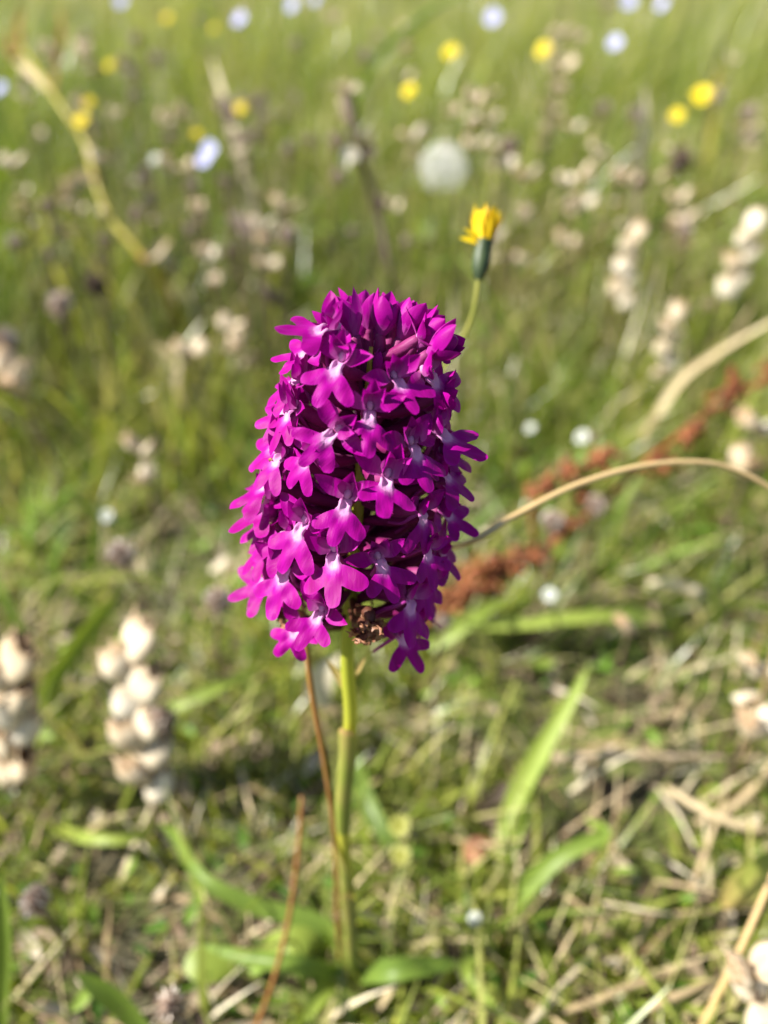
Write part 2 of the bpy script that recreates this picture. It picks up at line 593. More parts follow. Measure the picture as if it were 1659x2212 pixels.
# moss: dense tiny shoots
x, y = scatter(36000, -.10, .50, .76)
pm = (np.sin(37 * x + 11 * y) + np.sin(29 * y - 23 * x + 1) + .8 * np.sin(71 * x - 53 * y)) > -.55
x, y = x[pm], y[pm]
n = len(x)
tn = np.clip(.35 + .6 * RNG.random(n) * (.6 + .5 * field(7 * x, 7 * y)), 0, 1)
g = blades('moss', M['moss'], x, y, .004 + .008 * RNG.random(n), .0012 + .0012 * RNG.random(n), tn, .1 + .8 * RNG.random(n), .4 * RNG.random(n), segs=2)
tag(g, 'low yellow-green moss covering the soil between grasses', 'moss')


# small rounded herb leaves
def leaf_scatter(name, mat, n, y0, y1, lo, hi, label, cat, lift, tmin=0.0, aspect=.62, pad=.12):
    x, y = scatter(n, y0, y1, .62, 1.0, pad)
    k = np.hypot(x - ORCHID_BASE[0], y - ORCHID_BASE[1]) > .012
    x, y = x[k], y[k]
    n = len(x)
    L = lo + (hi - lo) * RNG.random(n) ** 1.6
    ph = RNG.random(n) * 2 * np.pi
    til = (RNG.random(n) - .25) * 1.0
    rol = (RNG.random(n) - .5) * 1.2
    s = np.linspace(0, 1, 6)
    prof = np.array((.10, .72, 1.0, .92, .6, .06))
    z0 = ground_z(x, y) + lift * RNG.random(n) + .001
    V = np.zeros((n, 6, 3, 3))
    ax = np.stack([np.cos(ph) * np.cos(til), np.sin(ph) * np.cos(til), np.sin(til)], -1)
    sd = np.stack([-np.sin(ph), np.cos(ph), np.zeros(n)], -1)
    nm = np.cross(ax, sd)
    sd2 = sd * np.cos(rol)[:, None] + nm * np.sin(rol)[:, None]
    nm2 = np.cross(ax, sd2)
    root = np.stack([x, y, z0], -1)
    cv = (RNG.random(n) - .3) * .5
    for i in range(6):
        for j, c in enumerate((-1, 0, 1)):
            V[:, i, j] = root + ax * (L * s[i])[:, None] + sd2 * (L * aspect * .5 * prof[i] * c)[:, None] + nm2 * (L * (cv * s[i] ** 2 - .08 * (1 - abs(c)) * prof[i]))[:, None]
    V[..., 2] = np.maximum(V[..., 2], ground_z(V[..., 0], V[..., 1]) + .0005)
    base = (np.arange(n) * 18)[:, None, None] + (np.arange(5) * 3)[None, :, None] + np.arange(2)[None, None, :]
    base = base.ravel()
    q = np.stack([base, base + 1, base + 4, base + 3], 1)
    tn = np.clip(tmin + (1 - tmin) * RNG.random(n), 0, 1)
    o = obj(name, big_mesh(name, V.reshape(-1, 3), q, {'tint': np.repeat(tn, 18)}), mat)
    o['kind'] = 'stuff'
    tag(o, label, cat)


leaf_scatter('ground_cover', M['herb'], 1900, -.08, .55, .004, .010, 'small rounded green leaves of low herbs carpeting the turf', 'ground cover', .012, aspect=.42)
leaf_scatter('meadow_herbs', M['herb'], 3000, .5, 1.6, .008, .022, 'green leaves of taller herbs mixed through the blurred grass', 'herbs', .06, aspect=.4, pad=.1)
leaf_scatter('leaf_litter', M['litter'], 3200, -.08, .55, .004, .014, 'brown and grey leaf litter scattered on the soil', 'leaf litter', .006, aspect=.35)

# ------------------------------------------------------------------ the orchid
MM = .001
ax_lo = on_y(756, 1300, .0945)      # axis where the lowest florets sit
ax_hi = on_y(806, 700, .1035)       # tip of the axis
A_DIR = N(ax_hi - ax_lo)
A_LEN = np.linalg.norm(ax_hi - ax_lo)
PROF_S = np.array((-.25, -.05, .10, .25, .45, .65, .82, .95, 1.05, 1.2))
PROF_R = np.array((9.0, 11.2, 12.7, 13.1, 12.9, 11.6, 9.5, 7.0, 5.0, 1.5)) * MM


def radius(s):
    return np.interp(s, PROF_S, PROF_R)


def axis_coords(p):
    w = p - ax_lo
    s = np.dot(w, A_DIR) / A_LEN
    rad = w - A_DIR * np.dot(w, A_DIR)
    return s, rad


def surface_at(px, py):
    d = N(ray(px, py))
    best, bp = 1e9, None
    for k in range(700):
        p = CAM + d * (.08 + .0001 * k)
        s, rad = axis_coords(p)
        e = np.linalg.norm(rad) - radius(s)
        if e < 0:
            return p
        if e < best:
            best, bp = e, p
    s, rad = axis_coords(bp)
    return bp - rad * (1 - radius(s) / np.linalg.norm(rad))


def leaf_grid(L, Wd, n=9, m=6, cup=.25, curl=0.0, tip=1.0, base=.25, wob=0.0, seed=0):
    """pointed petal: x across, y along, z normal"""
    r = random.Random(seed)
    p1, p2 = r.random() * 6, r.random() * 6
    v, a = [], []
    for i in range(n + 1):
        s = i / n
        w = (base + (1 - base) * min(1, s * 2.6) ** .8) * (1 - max(0, (s - .35) / .65) ** (1.6 * tip + .4)) ** .9
        w = max(w, .02) * Wd * .5
        for j in range(m + 1):
            c = 2 * j / m - 1
            z = cup * Wd * (c * c) * math.sin(math.pi * min(1, .15 + s * .85)) + curl * L * s * s
            z += wob * math.sin(5 * s + p1 + 2 * c) * abs(c)
            v.append((c * w + wob * .6 * math.sin(4 * s + p2), L * s, z))
            a.append(.55 * (1 - s) ** 2)
    f = [(i * (m + 1) + j, i * (m + 1) + j + 1, (i + 1) * (m + 1) + j + 1, (i + 1) * (m + 1) + j) for i in range(n) for j in range(m)]
    return np.array(v), f, np.array(a)


def lip_mesh(seed):
    """three-lobed orchid lip hanging from the throat, with the two guide ridges at its base"""
    r = random.Random(seed)
    c = np.array((0.0, 2.7))
    lobes = []
    for ang, ln, wd in ((0, 2.75, 1.22), (-58, 2.65, 1.30), (58, 2.65, 1.30)):
        a = math.radians(ang + r.uniform(-7, 7))
        ln *= r.uniform(.9, 1.12)
        wd *= r.uniform(.88, 1.1)
        d = np.array((math.sin(a), math.cos(a)))
        lobes.append((c + d * ln * .98, d, ln, wd, 2.6))
    lobes.append((c + np.array((0, -1.35)), np.array((0, -1.0)), 1.55, 1.05, 2.2))
    lobes.append((c, np.array((0, 1.0)), 1.35, 1.45, 2.0))
    na, nr = 84, 8
    cup = r.uniform(-.06, .02)
    sb = r.uniform(-.17, .08)
    mb = r.uniform(-.16, .10)
    wv = r.uniform(.10, .26)
    p1 = r.random() * 6
    v, al = [], []
    for k in range(na):
        ph = 2 * math.pi * k / na
        d = np.array((math.sin(ph), math.cos(ph)))
        R = 0
        for (cc, dd, a_, b_, ex) in lobes:
            nn = np.array((-dd[1], dd[0]))
            hit = 0
            lo, hi = 0.0, 8.0
            # march outwards, keep the last inside point
            for t in np.linspace(0, 7, 71):
                q = c + d * t - cc
                if abs(np.dot(q, dd) / a_) ** ex + abs(np.dot(q, nn) / b_) ** ex <= 1:
                    hit = t
            R = max(R, hit)
        R *= 1 + .02 * math.sin(7 * ph + p1)
        for i in range(1, nr + 1):
            q = c + d * R * i / nr
            u, w = q
            rad = math.hypot(u, w - 1.5)
            z = cup * rad * rad + sb * (abs(u) ** 1.8) * .35 + mb * max(0, w - 3) ** 1.7 * .5 + wv * math.sin(1.9 * u + p1) * math.sin(1.3 * w)
            # raised rim cup of every lobe and guide ridges
            if w < 2.6:
                z += .75 * math.exp(-((abs(u) - .75) / .32) ** 2) * math.exp(-((w - 1.25) / .75) ** 2)
            v.append((u, w, z))
            pale = math.exp(-((u / 1.25) ** 2 + ((w - 1.6) / 1.7) ** 2))
            al.append(1.0 * pale + (.12 if i == nr else 0))
    v.append((c[0], c[1], cup * 1.44))
    al.append(.9 * math.exp(-((1.0 / 1.9) ** 2)))
    ci = len(v) - 1
    f = []
    for k in range(na):
        k2 = (k + 1) % na
        f.append((ci, k * nr, k2 * nr))
        for i in range(nr - 1):
            f.append((k * nr + i, k * nr + i + 1, k2 * nr + i + 1, k2 * nr + i))
    v = np.array(v)
    # u -> X, w (down the lip) and z (normal) into the floret frame; faces look out along +Y
    tilt = math.radians(r.uniform(16, 40))
    dwn = np.array((0, math.sin(tilt), -math.cos(tilt)))
    nrm = np.array((0, math.cos(tilt), math.sin(tilt)))
    tw = math.radians(r.uniform(-6, 6))
    X = np.array((math.cos(tw), 0, math.sin(tw)))
    P = v[:, :1] * X + v[:, 1:2] * dwn + v[:, 2:3] * nrm + np.array((0, .3, .2))
    return mesh('lip', P * MM, f, {'pale': al})


def placed(v, M3, o):
    return (np.asarray(v) @ M3.T + np.asarray(o))


NV = 16
LIPS = [lip_mesh(100 + i) for i in range(NV)]
SEPALS, HOODS, PETALS, SPURS, COLUMNS = [], [], [], [], []
for i in range(NV):
    r = random.Random(500 + i)
    pair = []
    for sgn in (-1, 1):
        v, f, a = leaf_grid(r.uniform(5.4, 6.4), r.uniform(2.7, 3.3), cup=.20, curl=r.uniform(-.16, .16), tip=1.0, wob=.12, seed=i * 7 + sgn)
        d = np.array((sgn * r.uniform(.75, 1.0), r.uniform(.0, .45), r.uniform(.15, .75)))
        P = placed(v, basis(d, (-.15 * sgn, 1, .2)), (sgn * .5, -.1, .2))
        pair.append(mesh('sepal', P * MM, f, {'pale': a * .7 + .04}))
    SEPALS.append(pair)
    v, f, a = leaf_grid(r.uniform(5.0, 5.8), 3.4, cup=.34, curl=.10, tip=.6, wob=.08, seed=i + 40)
    P = placed(v, basis((r.uniform(-.1, .1), .62, .80), (0, 1, -.8)), (0, -.2, .5))
    HOODS.append(mesh('dorsal_sepal', P * MM, f, {'pale': a * .8 + .06}))
    pair = []
    for sgn in (-1, 1):
        v, f, a = leaf_grid(r.uniform(4.4, 5.2), 2.9, cup=.28, curl=.12, tip=.6, wob=.1, seed=i * 3 + sgn + 80)
        P = placed(v, basis((sgn * .42, .72, .66), (-sgn * .75, .7, -.5)), (sgn * .35, .05, .35))
        pair.append(mesh('petal', P * MM, f, {'pale': a * .9 + .12}))
    PETALS.append(pair)
    pts = smooth_path([(0, .1, -.2), (0, -1.6, -1.6), (r.uniform(-1, 1), -4.5, -3.6), (r.uniform(-2, 2), -8.0, -5.2 + r.uniform(-1, 1))], 10)
    v, f = tube(pts * MM, np.array((.55, .42, .36, .30, .28)) * MM, 6)
    SPURS.append(mesh('spur', v, f, {'pale': np.full(len(v), .30)}))
    v, f = blob((0, .55, .75), .62, .55, .85, 8, 6)
    COLUMNS.append(mesh('column', v * MM, f, {'pale': np.full(len(v), .75)}))
    for me in [LIPS[i], *SEPALS[i], HOODS[i], *PETALS[i], SPURS[i], COLUMNS[i]]:
        me.materials.append(M['petal'])

orchid = thing('pyramidal_orchid', 'tall magenta orchid in full bloom on a single pale green stem', 'orchid', ORCHID_BASE)
OB = Vector([float(c) for c in ORCHID_BASE])


def set_local(o, M4):
    """child of the orchid: place by world matrix"""
    o.matrix_local = Matrix.Translation(-OB) @ M4


def mat4(M3, p):
    m = Matrix(np.asarray(M3).tolist()).to_4x4()
    m.translation = Vector([float(c) for c in p])
    return m


def stalk_mesh(M3, p, foot, r0, r1, sag):
    """ovary from the axis to the throat, in the floret's own frame"""
    inv = np.asarray(M3).T
    q = (np.asarray(foot) - p) @ inv.T
    mid = q * .5 + np.array((0, 0, -sag))
    near = np.array((0, -.0016, -.0002))
    pts = smooth_path([q, mid, near, (0, 0.0003, .0002)], 10)
    v, f = tube(pts, (r0 * .8, r1, r1 * 1.05, r1 * .9, r0), 7)
    return mesh('ovary', v, f, {'pale': np.linspace(.0, .35, len(v))})


FL = []      # throats already used


def floret(p, out, roll=0.0, scale=1.0, k=None, withered=False):
    s, rad = axis_coords(p)
    k = random.randrange(NV) if k is None else k
    up = A_DIR
    M3 = basis(out, up)
    cr, sr = math.cos(roll), math.sin(roll)
    M3 = M3 @ np.array(((cr, 0, sr), (0, 1, 0), (-sr, 0, cr)))
    foot = ax_lo + A_DIR * (np.clip(s * A_LEN - .0035, -.006, A_LEN)) + N(rad) * .0012
    me = stalk_mesh(M3, p, foot, .0007, .0011, .0006)
    o = obj('floret', me, M['wither'] if withered else M['ovary'], orchid)
    set_local(o, mat4(M3, p))
    if withered:
        o['label'] = 'shrivelled brown floret'
    for nm, me in (('lip', LIPS[k]), ('sepal', SEPALS[k][0]), ('sepal', SEPALS[k][1]), ('dorsal_sepal', HOODS[k]), ('petal', PETALS[k][0]), ('petal', PETALS[k][1]), ('spur', SPURS[k]), ('column', COLUMNS[k])):
        if withered and nm == 'column':
            continue
        if withered:
            me = me.copy()
            co = np.zeros(len(me.vertices) * 3)
            me.vertices.foreach_get('co', co)
            co = co.reshape(-1, 3)
            co *= (.62, .62, .72)
            co += .00055 * np.sin(co[:, [1, 2, 0]] * 2600 + k) + .0003 * np.sin(co[:, [2, 0, 1]] * 5200)
            me.vertices.foreach_set('co', co.ravel())
            me.materials.clear()
            me.materials.append(M['wither'])
            at = me.attributes.new('tint', 'FLOAT', 'POINT')
            at.data.foreach_set('value', (.3 + .5 * RNG.random(len(me.vertices))).astype(np.float32))
        c = obj(nm, me, None, o)
        j = scale * random.uniform(.94, 1.06)
        c.scale = (j, j, j)
        c.rotation_euler = (random.uniform(-.10, .10), random.uniform(-.10, .10), random.uniform(-.10, .10))
    # bract
    FL.append(p)
    return o


def out_dir(p, lift, turn=0.0):
    s, rad = axis_coords(p)
    jit = np.array([random.uniform(-.2, .2) for _ in range(3)])
    return N(N(rad) + A_DIR * lift + turn * N(CAM - p) + jit)


# florets read off the photograph: throat pixel, roll in degrees, lift
FRONT = [
    (732, 782, 18, .50), (856, 818, -12, .40), (800, 885, 6, .35), (628, 882, 12, .35), (722, 930, 35, .35),
    (604, 985, 25, .25), (572, 1078, -14, .2), (748, 1075, 16, .25), (838, 1030, 4, .25),
    (652, 1130, 6, .18), (566, 1172, 14, .15), (722, 1190, -4, .15), (822, 1205, -6, .15), (918, 1102, -8, .2),
    (926, 1180, -10, .15), (612, 1222, 10, .1), (692, 1318, 2, .0), (893, 1290, 8, .0), (642, 1352, 14, -.15),
    (530, 1118, 20, .2), (948, 935, -25, .3), (960, 862, -35, .35), (958, 1020, -14, .2), (925, 810, -30, .45),
    (940, 735, -40, .6), (650, 758, 30, .6), (712, 715, 25, .85), (560, 885, 30, .35), (548, 952, 25, .3),
    (895, 960, -10, .3), (965, 1105, -20, .2), (968, 1185, -16, .1), (525, 1190, 16, .1),
    (545, 1040, 20, .25), (610, 820, 26, .5), (560, 1250, 20, .05),
    (930, 1245, -12, .0), (965, 980, -20, .25),
]
for (px, py, roll, lift) in FRONT:
    axx = 740 + (1300 - py) * .115
    px = axx + (px - axx) * .92
    p = surface_at(px, py)
    floret(p, out_dir(p, lift, .32 if px < 720 else .18), math.radians(-roll + random.uniform(-16, 16)), random.uniform(.80, 1.06) * (1.0 if py > 800 else .92))
    s, rad = axis_coords(p)

# withered ones at the lower edge
for (px, py, roll, lift) in [(786, 1366, 20, -.9), (600, 1330, 60, -.2), (548, 968, 30, .1), (800, 1345, -15, -1.1)]:
    p = surface_at(px, py)
    floret(p, out_dir(p, lift), math.radians(roll), .8, withered=True)

# the far side of the spike and the gaps follow the spiral
X0 = N(np.cross(A_DIR, (0, 1, 0)))
Y0 = np.cross(A_DIR, X0)
i = 0
for i in range(130):
    s = -.02 + .92 * i / 129
    an = i * math.radians(137.5)
    rad = X0 * math.cos(an) + Y0 * math.sin(an)
    p = ax_lo + A_DIR * s * A_LEN + rad * radius(s) * random.uniform(.92, 1.02)
    facing = np.dot(rad, N(CAM - p))
    if min(np.linalg.norm(p - q) for q in FL) < (.0042 if facing < .25 else .0046):
        continue
    floret(p, out_dir(p, .1 + .5 * s), random.uniform(-.5, .5), random.uniform(.78, 1.02))


def bud(px, py, back, lift, size, opened):
    """bud standing round the tip of the spike; back = how far behind the axis its foot lies"""
    d = ray(px, py)
    ym = ax_hi[1] + back
    p = CAM + d * (ym / d[1])
    p = p - A_DIR * .0012
    s, rad = axis_coords(p)
    out = N(N(rad) + A_DIR * lift)
    M3 = basis(out, A_DIR if abs(np.dot(out, A_DIR)) < .95 else X0)
    foot = ax_lo + A_DIR * min(max(s * A_LEN - .010, 0), A_LEN * .93) + N(rad) * .0006
    o = obj('bud', stalk_mesh(M3, p, foot, .0007, .0010, .0004), M['ovary'], orchid)
    set_local(o, mat4(M3, p))
    v, f = blob((0, 2.6, 0), 1.35, 2.6, 1.35, 10, 7)
    me = mesh('bud_core', v * MM * size, f, {'pale': np.full(len(v), .10)})
    obj('bud_core', me, M['petal'], o)
    for j in range(5):
        a0 = j * 2 * math.pi / 5 + random.random()
        L_ = random.uniform(5.6, 6.8) if j < 3 else random.uniform(4.8, 5.6)
        v, f, a = leaf_grid(L_, random.uniform(3.3, 4.0), cup=.30, curl=-.02, tip=1.25, wob=.06, seed=int(px) + j)
        dr = np.array((math.cos(a0), 0, math.sin(a0)))
        Pm = placed(v, basis(np.array((0, 1, 0)) + dr * (.10 + opened * random.uniform(.5, 1.3)), -dr), dr * .55)
        # belly of the bud: bulge outwards in the middle
        t = np.clip(Pm[:, 1] / L_, 0, 1)
        Pm += dr * (1.05 * np.sin(np.pi * t) ** 1.0 * (1 - opened))[:, None]
        obj('sepal', mesh('sepal', Pm * MM * size, f, {'pale': a * .6 + .06}), M['petal'], o)
    return o


for q in [
    (766, 712, .001, 2.4, 1.05, .06), (824, 708, .002, 4.0, 1.0, .10), (866, 718, .002, 2.0, 1.0, .12), (898, 732, .000, 1.0, 1.0, .30),
    (796, 698, .008, 2.6, .92, .25), (846, 698, .009, 2.4, .92, .30), (738, 715, .003, 1.3, .9, .30), (884, 708, .007, 1.5, .9, .25),
    (925, 750, -.003, .8, 1.0, .2), (738, 728, -.002, 1.0, .8, .1), (812, 790, -.001, 3.0, .62, .03), (858, 790, .001, 1.6, .66, .03), (778, 684, .009, 2.4, .9, .3), (893, 712, .010, 1.2, .85, .5),
]:
    bud(*q)

# stem
stem_pts = [ORCHID_BASE + (0, 0, -.003), on_y(754, 1960, .0872), on_y(744, 1830, .0884), on_y(741, 1740, .0890), on_y(752, 1620, .0908), on_y(757, 1540, .0918), on_y(750, 1420, .0935), ax_lo, ax_lo + A_DIR * A_LEN * .6, ax_lo + A_DIR * A_LEN * .93]
sp = smooth_path(stem_pts, 60)
v, f = tube(sp, (.0017, .0016, .0014, .00135, .00135, .0013, .0012, .0010, .0003), 14)
t = np.concatenate([np.repeat(np.linspace(.95, .45, 60), 14), (0, 0)])
obj('stem', mesh('stem', v - ORCHID_BASE, f, {'tint': t}), M['orchid_stem'], orchid)


def sheath(i0, i1, open_, tipcol, turn, flare):
    """leaf wrapped round the stem from path index i0 to i1, peeling off at its tip"""
    nn = 18
    v, a = [], []
    for k in range(nn):
        s = k / (nn - 1)
        c = sp[int(round(i0 + (i1 - i0) * s))] * 1.0
        u = i0 + (i1 - i0) * s
        c = sp[int(u)] * (1 - u % 1) + sp[min(int(u) + 1, 59)] * (u % 1)
        half = math.pi * (.98 - .86 * s ** 1.8) * open_
        rr = (.00155 + .0002 * (1 - s)) + flare * s ** 3 + .00006 * math.sin(7 * s)
        for j in range(9):
            an = turn + half * (j / 4 - 1)
            v.append(c + rr * np.array((math.cos(an), math.sin(an), 0)))
            a.append(.62 + .12 * s + .06 * (j % 2) + (tipcol if s > .9 else 0))
    f = [(k * 9 + j, k * 9 + j + 1, (k + 1) * 9 + j + 1, (k + 1) * 9 + j) for k in range(nn - 1) for j in range(8)]
    o = obj('sheath_leaf', mesh('sheath_leaf', np.array(v) - ORCHID_BASE, f, {'tint': np.clip(a, 0, 1)}), M['orchid_leaf'], orchid)
    return o


def path_index(py):
    best = min(range(60), key=lambda i: abs((H / 2 - F * np.dot(sp[i] - CAM, UPV) / np.dot(sp[i] - CAM, FWD)) - py))
    return best


sheath(path_index(1790), path_index(1545), 1.0, .5, -math.pi / 2 - .3, .0012)
sheath(path_index(2010), path_index(1800), 1.0, 0, math.pi * .95, .0010)
sheath(path_index(2110), path_index(1900), 1.0, .1, -math.pi / 2, .0012)

# pale bracts under the spike
for (a_, b_, wd) in [((752, 1500), (706, 1425), .0016), ((758, 1480), (792, 1415), .0010)]:
    P0, P1 = on_y(*a_, .0932), on_y(*b_, .096)
    v, f = ribbon(smooth_path([P0, (P0 + P1) / 2 + (0, .0006, 0), P1], 9), wd, (0, -1, .4), shape=LEAF)
    obj('bract', mesh('bract', v - ORCHID_BASE, f, {'tint': np.full(len(v), .9)}), M['orchid_leaf'], orchid)


def blade_on(parent, name, pts, width, face, mat, tint=.5, shape=None, fold=.15, twist=0.0, n=26, wave=0.0):
    p = smooth_path(pts, n)
    v, f = ribbon(p, width, face, fold, shape, twist, wave)
    off = np.array(parent.location) if parent is not None else p[0]
    s = np.repeat(np.linspace(0, 1, n), 5)
    o = obj(name, mesh(name, v - off, f, {'tint': np.full(len(v), tint) if np.isscalar(tint) else np.interp(s, np.linspace(0, 1, len(tint)), tint)}), mat, parent)
    if parent is None:
        o.location = Vector(p[0].tolist())
    return o


# basal leaves of the orchid, spreading over the turf
for pts, wd, tint in [
    ([(755, 2105, .004), (640, 2085, .020), (520, 2065, .018), (430, 2040, .012)], .0050, .15),
    ([(765, 2110, .004), (850, 2095, .016), (940, 2085, .014), (1010, 2085, .010)], .0058, .1),
    ([(745, 2105, .004), (690, 2150, .012), (650, 2230, .012)], .0056, .5),
    ([(770, 2110, .004), (700, 2000, .012), (560, 1960, .016), (440, 1900, .020), (380, 1810, .014), (345, 1775, .008)], .0050, .15),
]:
    blade_on(orchid, 'basal_leaf', [on_height(*q) for q in pts], wd, (0, -.35, 1), M['orchid_leaf'], tint, LONG, .2, wave=.06)


# ------------------------------------------------------------------ single stems and blades read off the photograph
def blade_thing(name, label, cat, pts, width, face, mat, tint=.5, shape=None, fold=.15, twist=0.0, group=None, wave=0.0):
    """pts: (px, py, height above the turf)"""
    o = blade_on(None, name, [on_height(*q) for q in pts], width, face, mat, tint, shape, fold, twist, wave=wave)
    return tag(o, label, cat, group)


def stalk_thing(name, label, cat, pts, rad, mat, tint=.5, kind='height', n=30):
    fn = {'height': on_height, 'depth': on_depth, 'y': on_y}[kind]
    p = smooth_path([q if len(q) == 3 and isinstance(q, np.ndarray) else fn(*q) for q in pts], n)
    v, f = tube(p, rad, 8)
    ti = np.full(len(v), tint) if np.isscalar(tint) else np.concatenate([np.repeat(np.interp(np.linspace(0, 1, n), np.linspace(0, 1, len(tint)), tint), 8), (tint[0], tint[-1])])
    o = obj(name, mesh(name, v - p[0], f, {'tint': ti}), mat)
    o.location = Vector(p[0].tolist())
    return tag(o, label, cat), p


def ground_under(p, dx=0.0, dy=0.0):
    return np.array((p[0] + dx, p[1] + dy, float(ground_z(p[0] + dx, p[1] + dy)) - .002))


# the tan grass stem arching over on the right
P = [on_depth(985, 1180, .150), on_depth(1110, 1115, .152), on_depth(1240, 1050, .155), on_depth(1380, 1008, .158), on_depth(1500, 998, .160), on_depth(1580, 1012, .162), on_depth(1665, 1055, .164), on_depth(1740, 1120, .168)]
gf = on_height(735, 1320, -.004)
P = [gf, gf * .55 + P[0] * .45 + (0, 0, .016)] + P
P += [ground_under(P[-1], .03, .02)]
o, pth = stalk_thing('arched_straw', 'smooth tan grass stem arching low over the turf beside the orchid', 'dry stem', P, (.0005, .0006, .00065, .00065, .0006, .0006, .0005, .0004), M['tan_stem'], .5, 'y', 60)

# thin brown stem beside the orchid stem
stalk_thing('brown_stem', 'thin reddish brown dry stem running close beside the orchid stem', 'dry stem',
            [ground_under(on_y(735, 2080, .088)), on_y(730, 1990, .088), on_y(722, 1800, .089), on_y(700, 1640, .0915), on_y(676, 1510, .0945), on_y(662, 1400, .0975), on_y(652, 1290, .101)],
            (.0006, .00055, .00055, .0006, .0006, .0005), M['brown_stem'], .5)
stalk_thing('reddish_stem', 'pinkish brown dry stem leaning over the base leaf', 'dry stem',
            [(545, 2240, .004), (590, 2120, .020), (625, 1980, .034), (645, 1830, .050), (652, 1720, .060)], (.0007, .0006, .0006, .0005), M['brown_stem'], .6)
stalk_thing('golden_straw', 'golden straw stem slanting up past lumpy seed capsules', 'dry stem',
            [(1490, 2260, .002), (1530, 2190, .014), (1590, 2070, .028), (1640, 1960, .038), (1700, 1820, .050)], (.0009, .0009, .0008, .0007), M['tan_stem'], .35)
stalk_thing('grey_twig', 'thick weathered grey twig lying on the turf', 'twig',
            [(1440, 1700, .010), (1510, 1745, .012), (1590, 1780, .012), (1680, 1800, .010), (1760, 1830, .008)], (.0009, .0013, .0014, .0014, .0012), M['dry'], .7)
stalk_thing('straw_twig', 'pale straw twig crossing under the weathered grey twig', 'twig',
            [(1500, 1780, .003), (1580, 1745, .005), (1640, 1690, .010), (1700, 1600, .018)], (.0011, .0013, .0012, .0009), M['dry'], .6)
stalk_thing('dry_twig', 'thin brown twig lying level behind the broad green blades', 'twig',
            [(1195, 1636, .012), (1330, 1632, .013), (1450, 1634, .012), (1680, 1640, .008)], (.0014, .0012, .0009, .0007), M['litter'], .72)

# broad green blades
G = M['blade']
blade_thing('grass_blade', 'long broad green grass blade rising in a pair by the twig', 'grass blade', [(1075, 1880, .003), (1110, 1740, .012), (1170, 1620, .026), (1240, 1500, .040), (1275, 1430, .048)], .0066, (-.6, -.8, .3), G, fold=.22, shape=LONG)
blade_thing('grass_blade', 'paler folded grass blade growing against the long broad one', 'grass blade', [(1085, 1900, .003), (1130, 1760, .010), (1175, 1650, .018), (1205, 1560, .024)], .0058, (-.7, -.6, .6), G, fold=.25)
blade_thing('grass_blade', 'glossy green blade bent sharply over at its middle', 'grass blade', [(1085, 1985, .003), (1130, 1925, .012), (1210, 1850, .022), (1300, 1805, .026), (1295, 1785, .024), (1262, 1770, .020)], .0064, (-.4, -.5, .9), G, fold=.2)
blade_thing('grass_blade', 'narrow green blade creeping low along the turf below the bent blade', 'grass blade', [(1075, 1975, .003), (1020, 2060, .010), (1010, 2110, .013), (1080, 2190, .012), (1150, 2240, .008)], .0045, (0, -.3, 1), G, fold=.15)
blade_thing('grass_blade', 'upright dark green blade leaning beside papery seed stalks', 'grass blade', [(80, 1520, .008), (140, 1430, .022), (200, 1350, .036), (255, 1285, .048)], .0068, (.4, -.9, .2), G, fold=.12, shape=STRAP)
blade_thing('grass_blade', 'bright green leaf tip in front of a brown seed head', 'grass blade', [(330, 2260, .004), (285, 2190, .014), (230, 2140, .022), (165, 2100, .028)], .0068, (-.3, -.6, .8), G, shape=STRAP)
blade_thing('grass_blade', 'stiff pale green blade standing upright near a fluffy brown head', 'grass blade', [(0, 2240, .003), (4, 2120, .018), (8, 2010, .032), (2, 1880, .046)], .0042, (.2, -1, .2), G, shape=STRAP)
blade_thing('grass_blade', 'yellow-green leaf poking out beneath the rusty seed stalk', 'grass blade', [(930, 1400, .026), (985, 1365, .032), (1040, 1325, .036), (1098, 1290, .036)], .0050, (-.4, -.6, .8), M['orchid_leaf'], .45, STRAP)
blade_thing('grass_blade', 'level green blade lying just below the rusty seed stalk', 'grass blade', [(1000, 1352, .014), (1150, 1345, .020), (1300, 1330, .022), (1460, 1330, .014)], .0052, (0, -.5, 1), G, shape=STRAP)
blade_thing('grass_blade', 'pale silvery blade curling on the turf behind the twig', 'grass blade', [(1400, 1262, .010), (1450, 1262, .014), (1500, 1275, .014), (1530, 1290, .010)], .0045, (0, -.6, 1), M['dry'], .9, STRAP)
blade_thing('grass_blade', 'pale green jointed blade lying flat behind a brown seed globe', 'grass blade', [(340, 1540, .010), (420, 1510, .016), (500, 1470, .018), (560, 1440, .014)], .0046, (0, -.5, 1), M['orchid_leaf'], .45, STRAP)
blade_thing('grass_blade', 'blue-green leaf hanging just behind the orchid stem', 'grass blade', [(770, 1640, .012), (790, 1720, .014), (830, 1800, .012), (880, 1870, .006)], .0058, (-.2, -.7, .8), G, shape=STRAP)
blade_thing('grass_blade', 'whitish green blade arching above the large basal leaf', 'grass blade', [(120, 1790, .006), (190, 1810, .016), (270, 1812, .018), (350, 1785, .012)], .0034, (0, -.5, 1), M['orchid_leaf'], .6, STRAP)
blade_thing('dock_leaf', 'yellowing broad leaf drooping beside the golden straw stem', 'leaf', [(1560, 1960, .006), (1600, 1920, .014), (1660, 1870, .022), (1740, 1800, .026)], .0085, (-.2, -.6, .8), M['orchid_leaf'], (.95, .7, .6), LEAF)
blade_thing('round_leaf', 'pale lime round leaf lying low on the moss', 'leaf', [(395, 2090, .010), (430, 2082, .011), (480, 2088, .010), (510, 2105, .008)], .0090, (0, -.2, 1), M['orchid_leaf'], .5, LEAF, fold=.05)
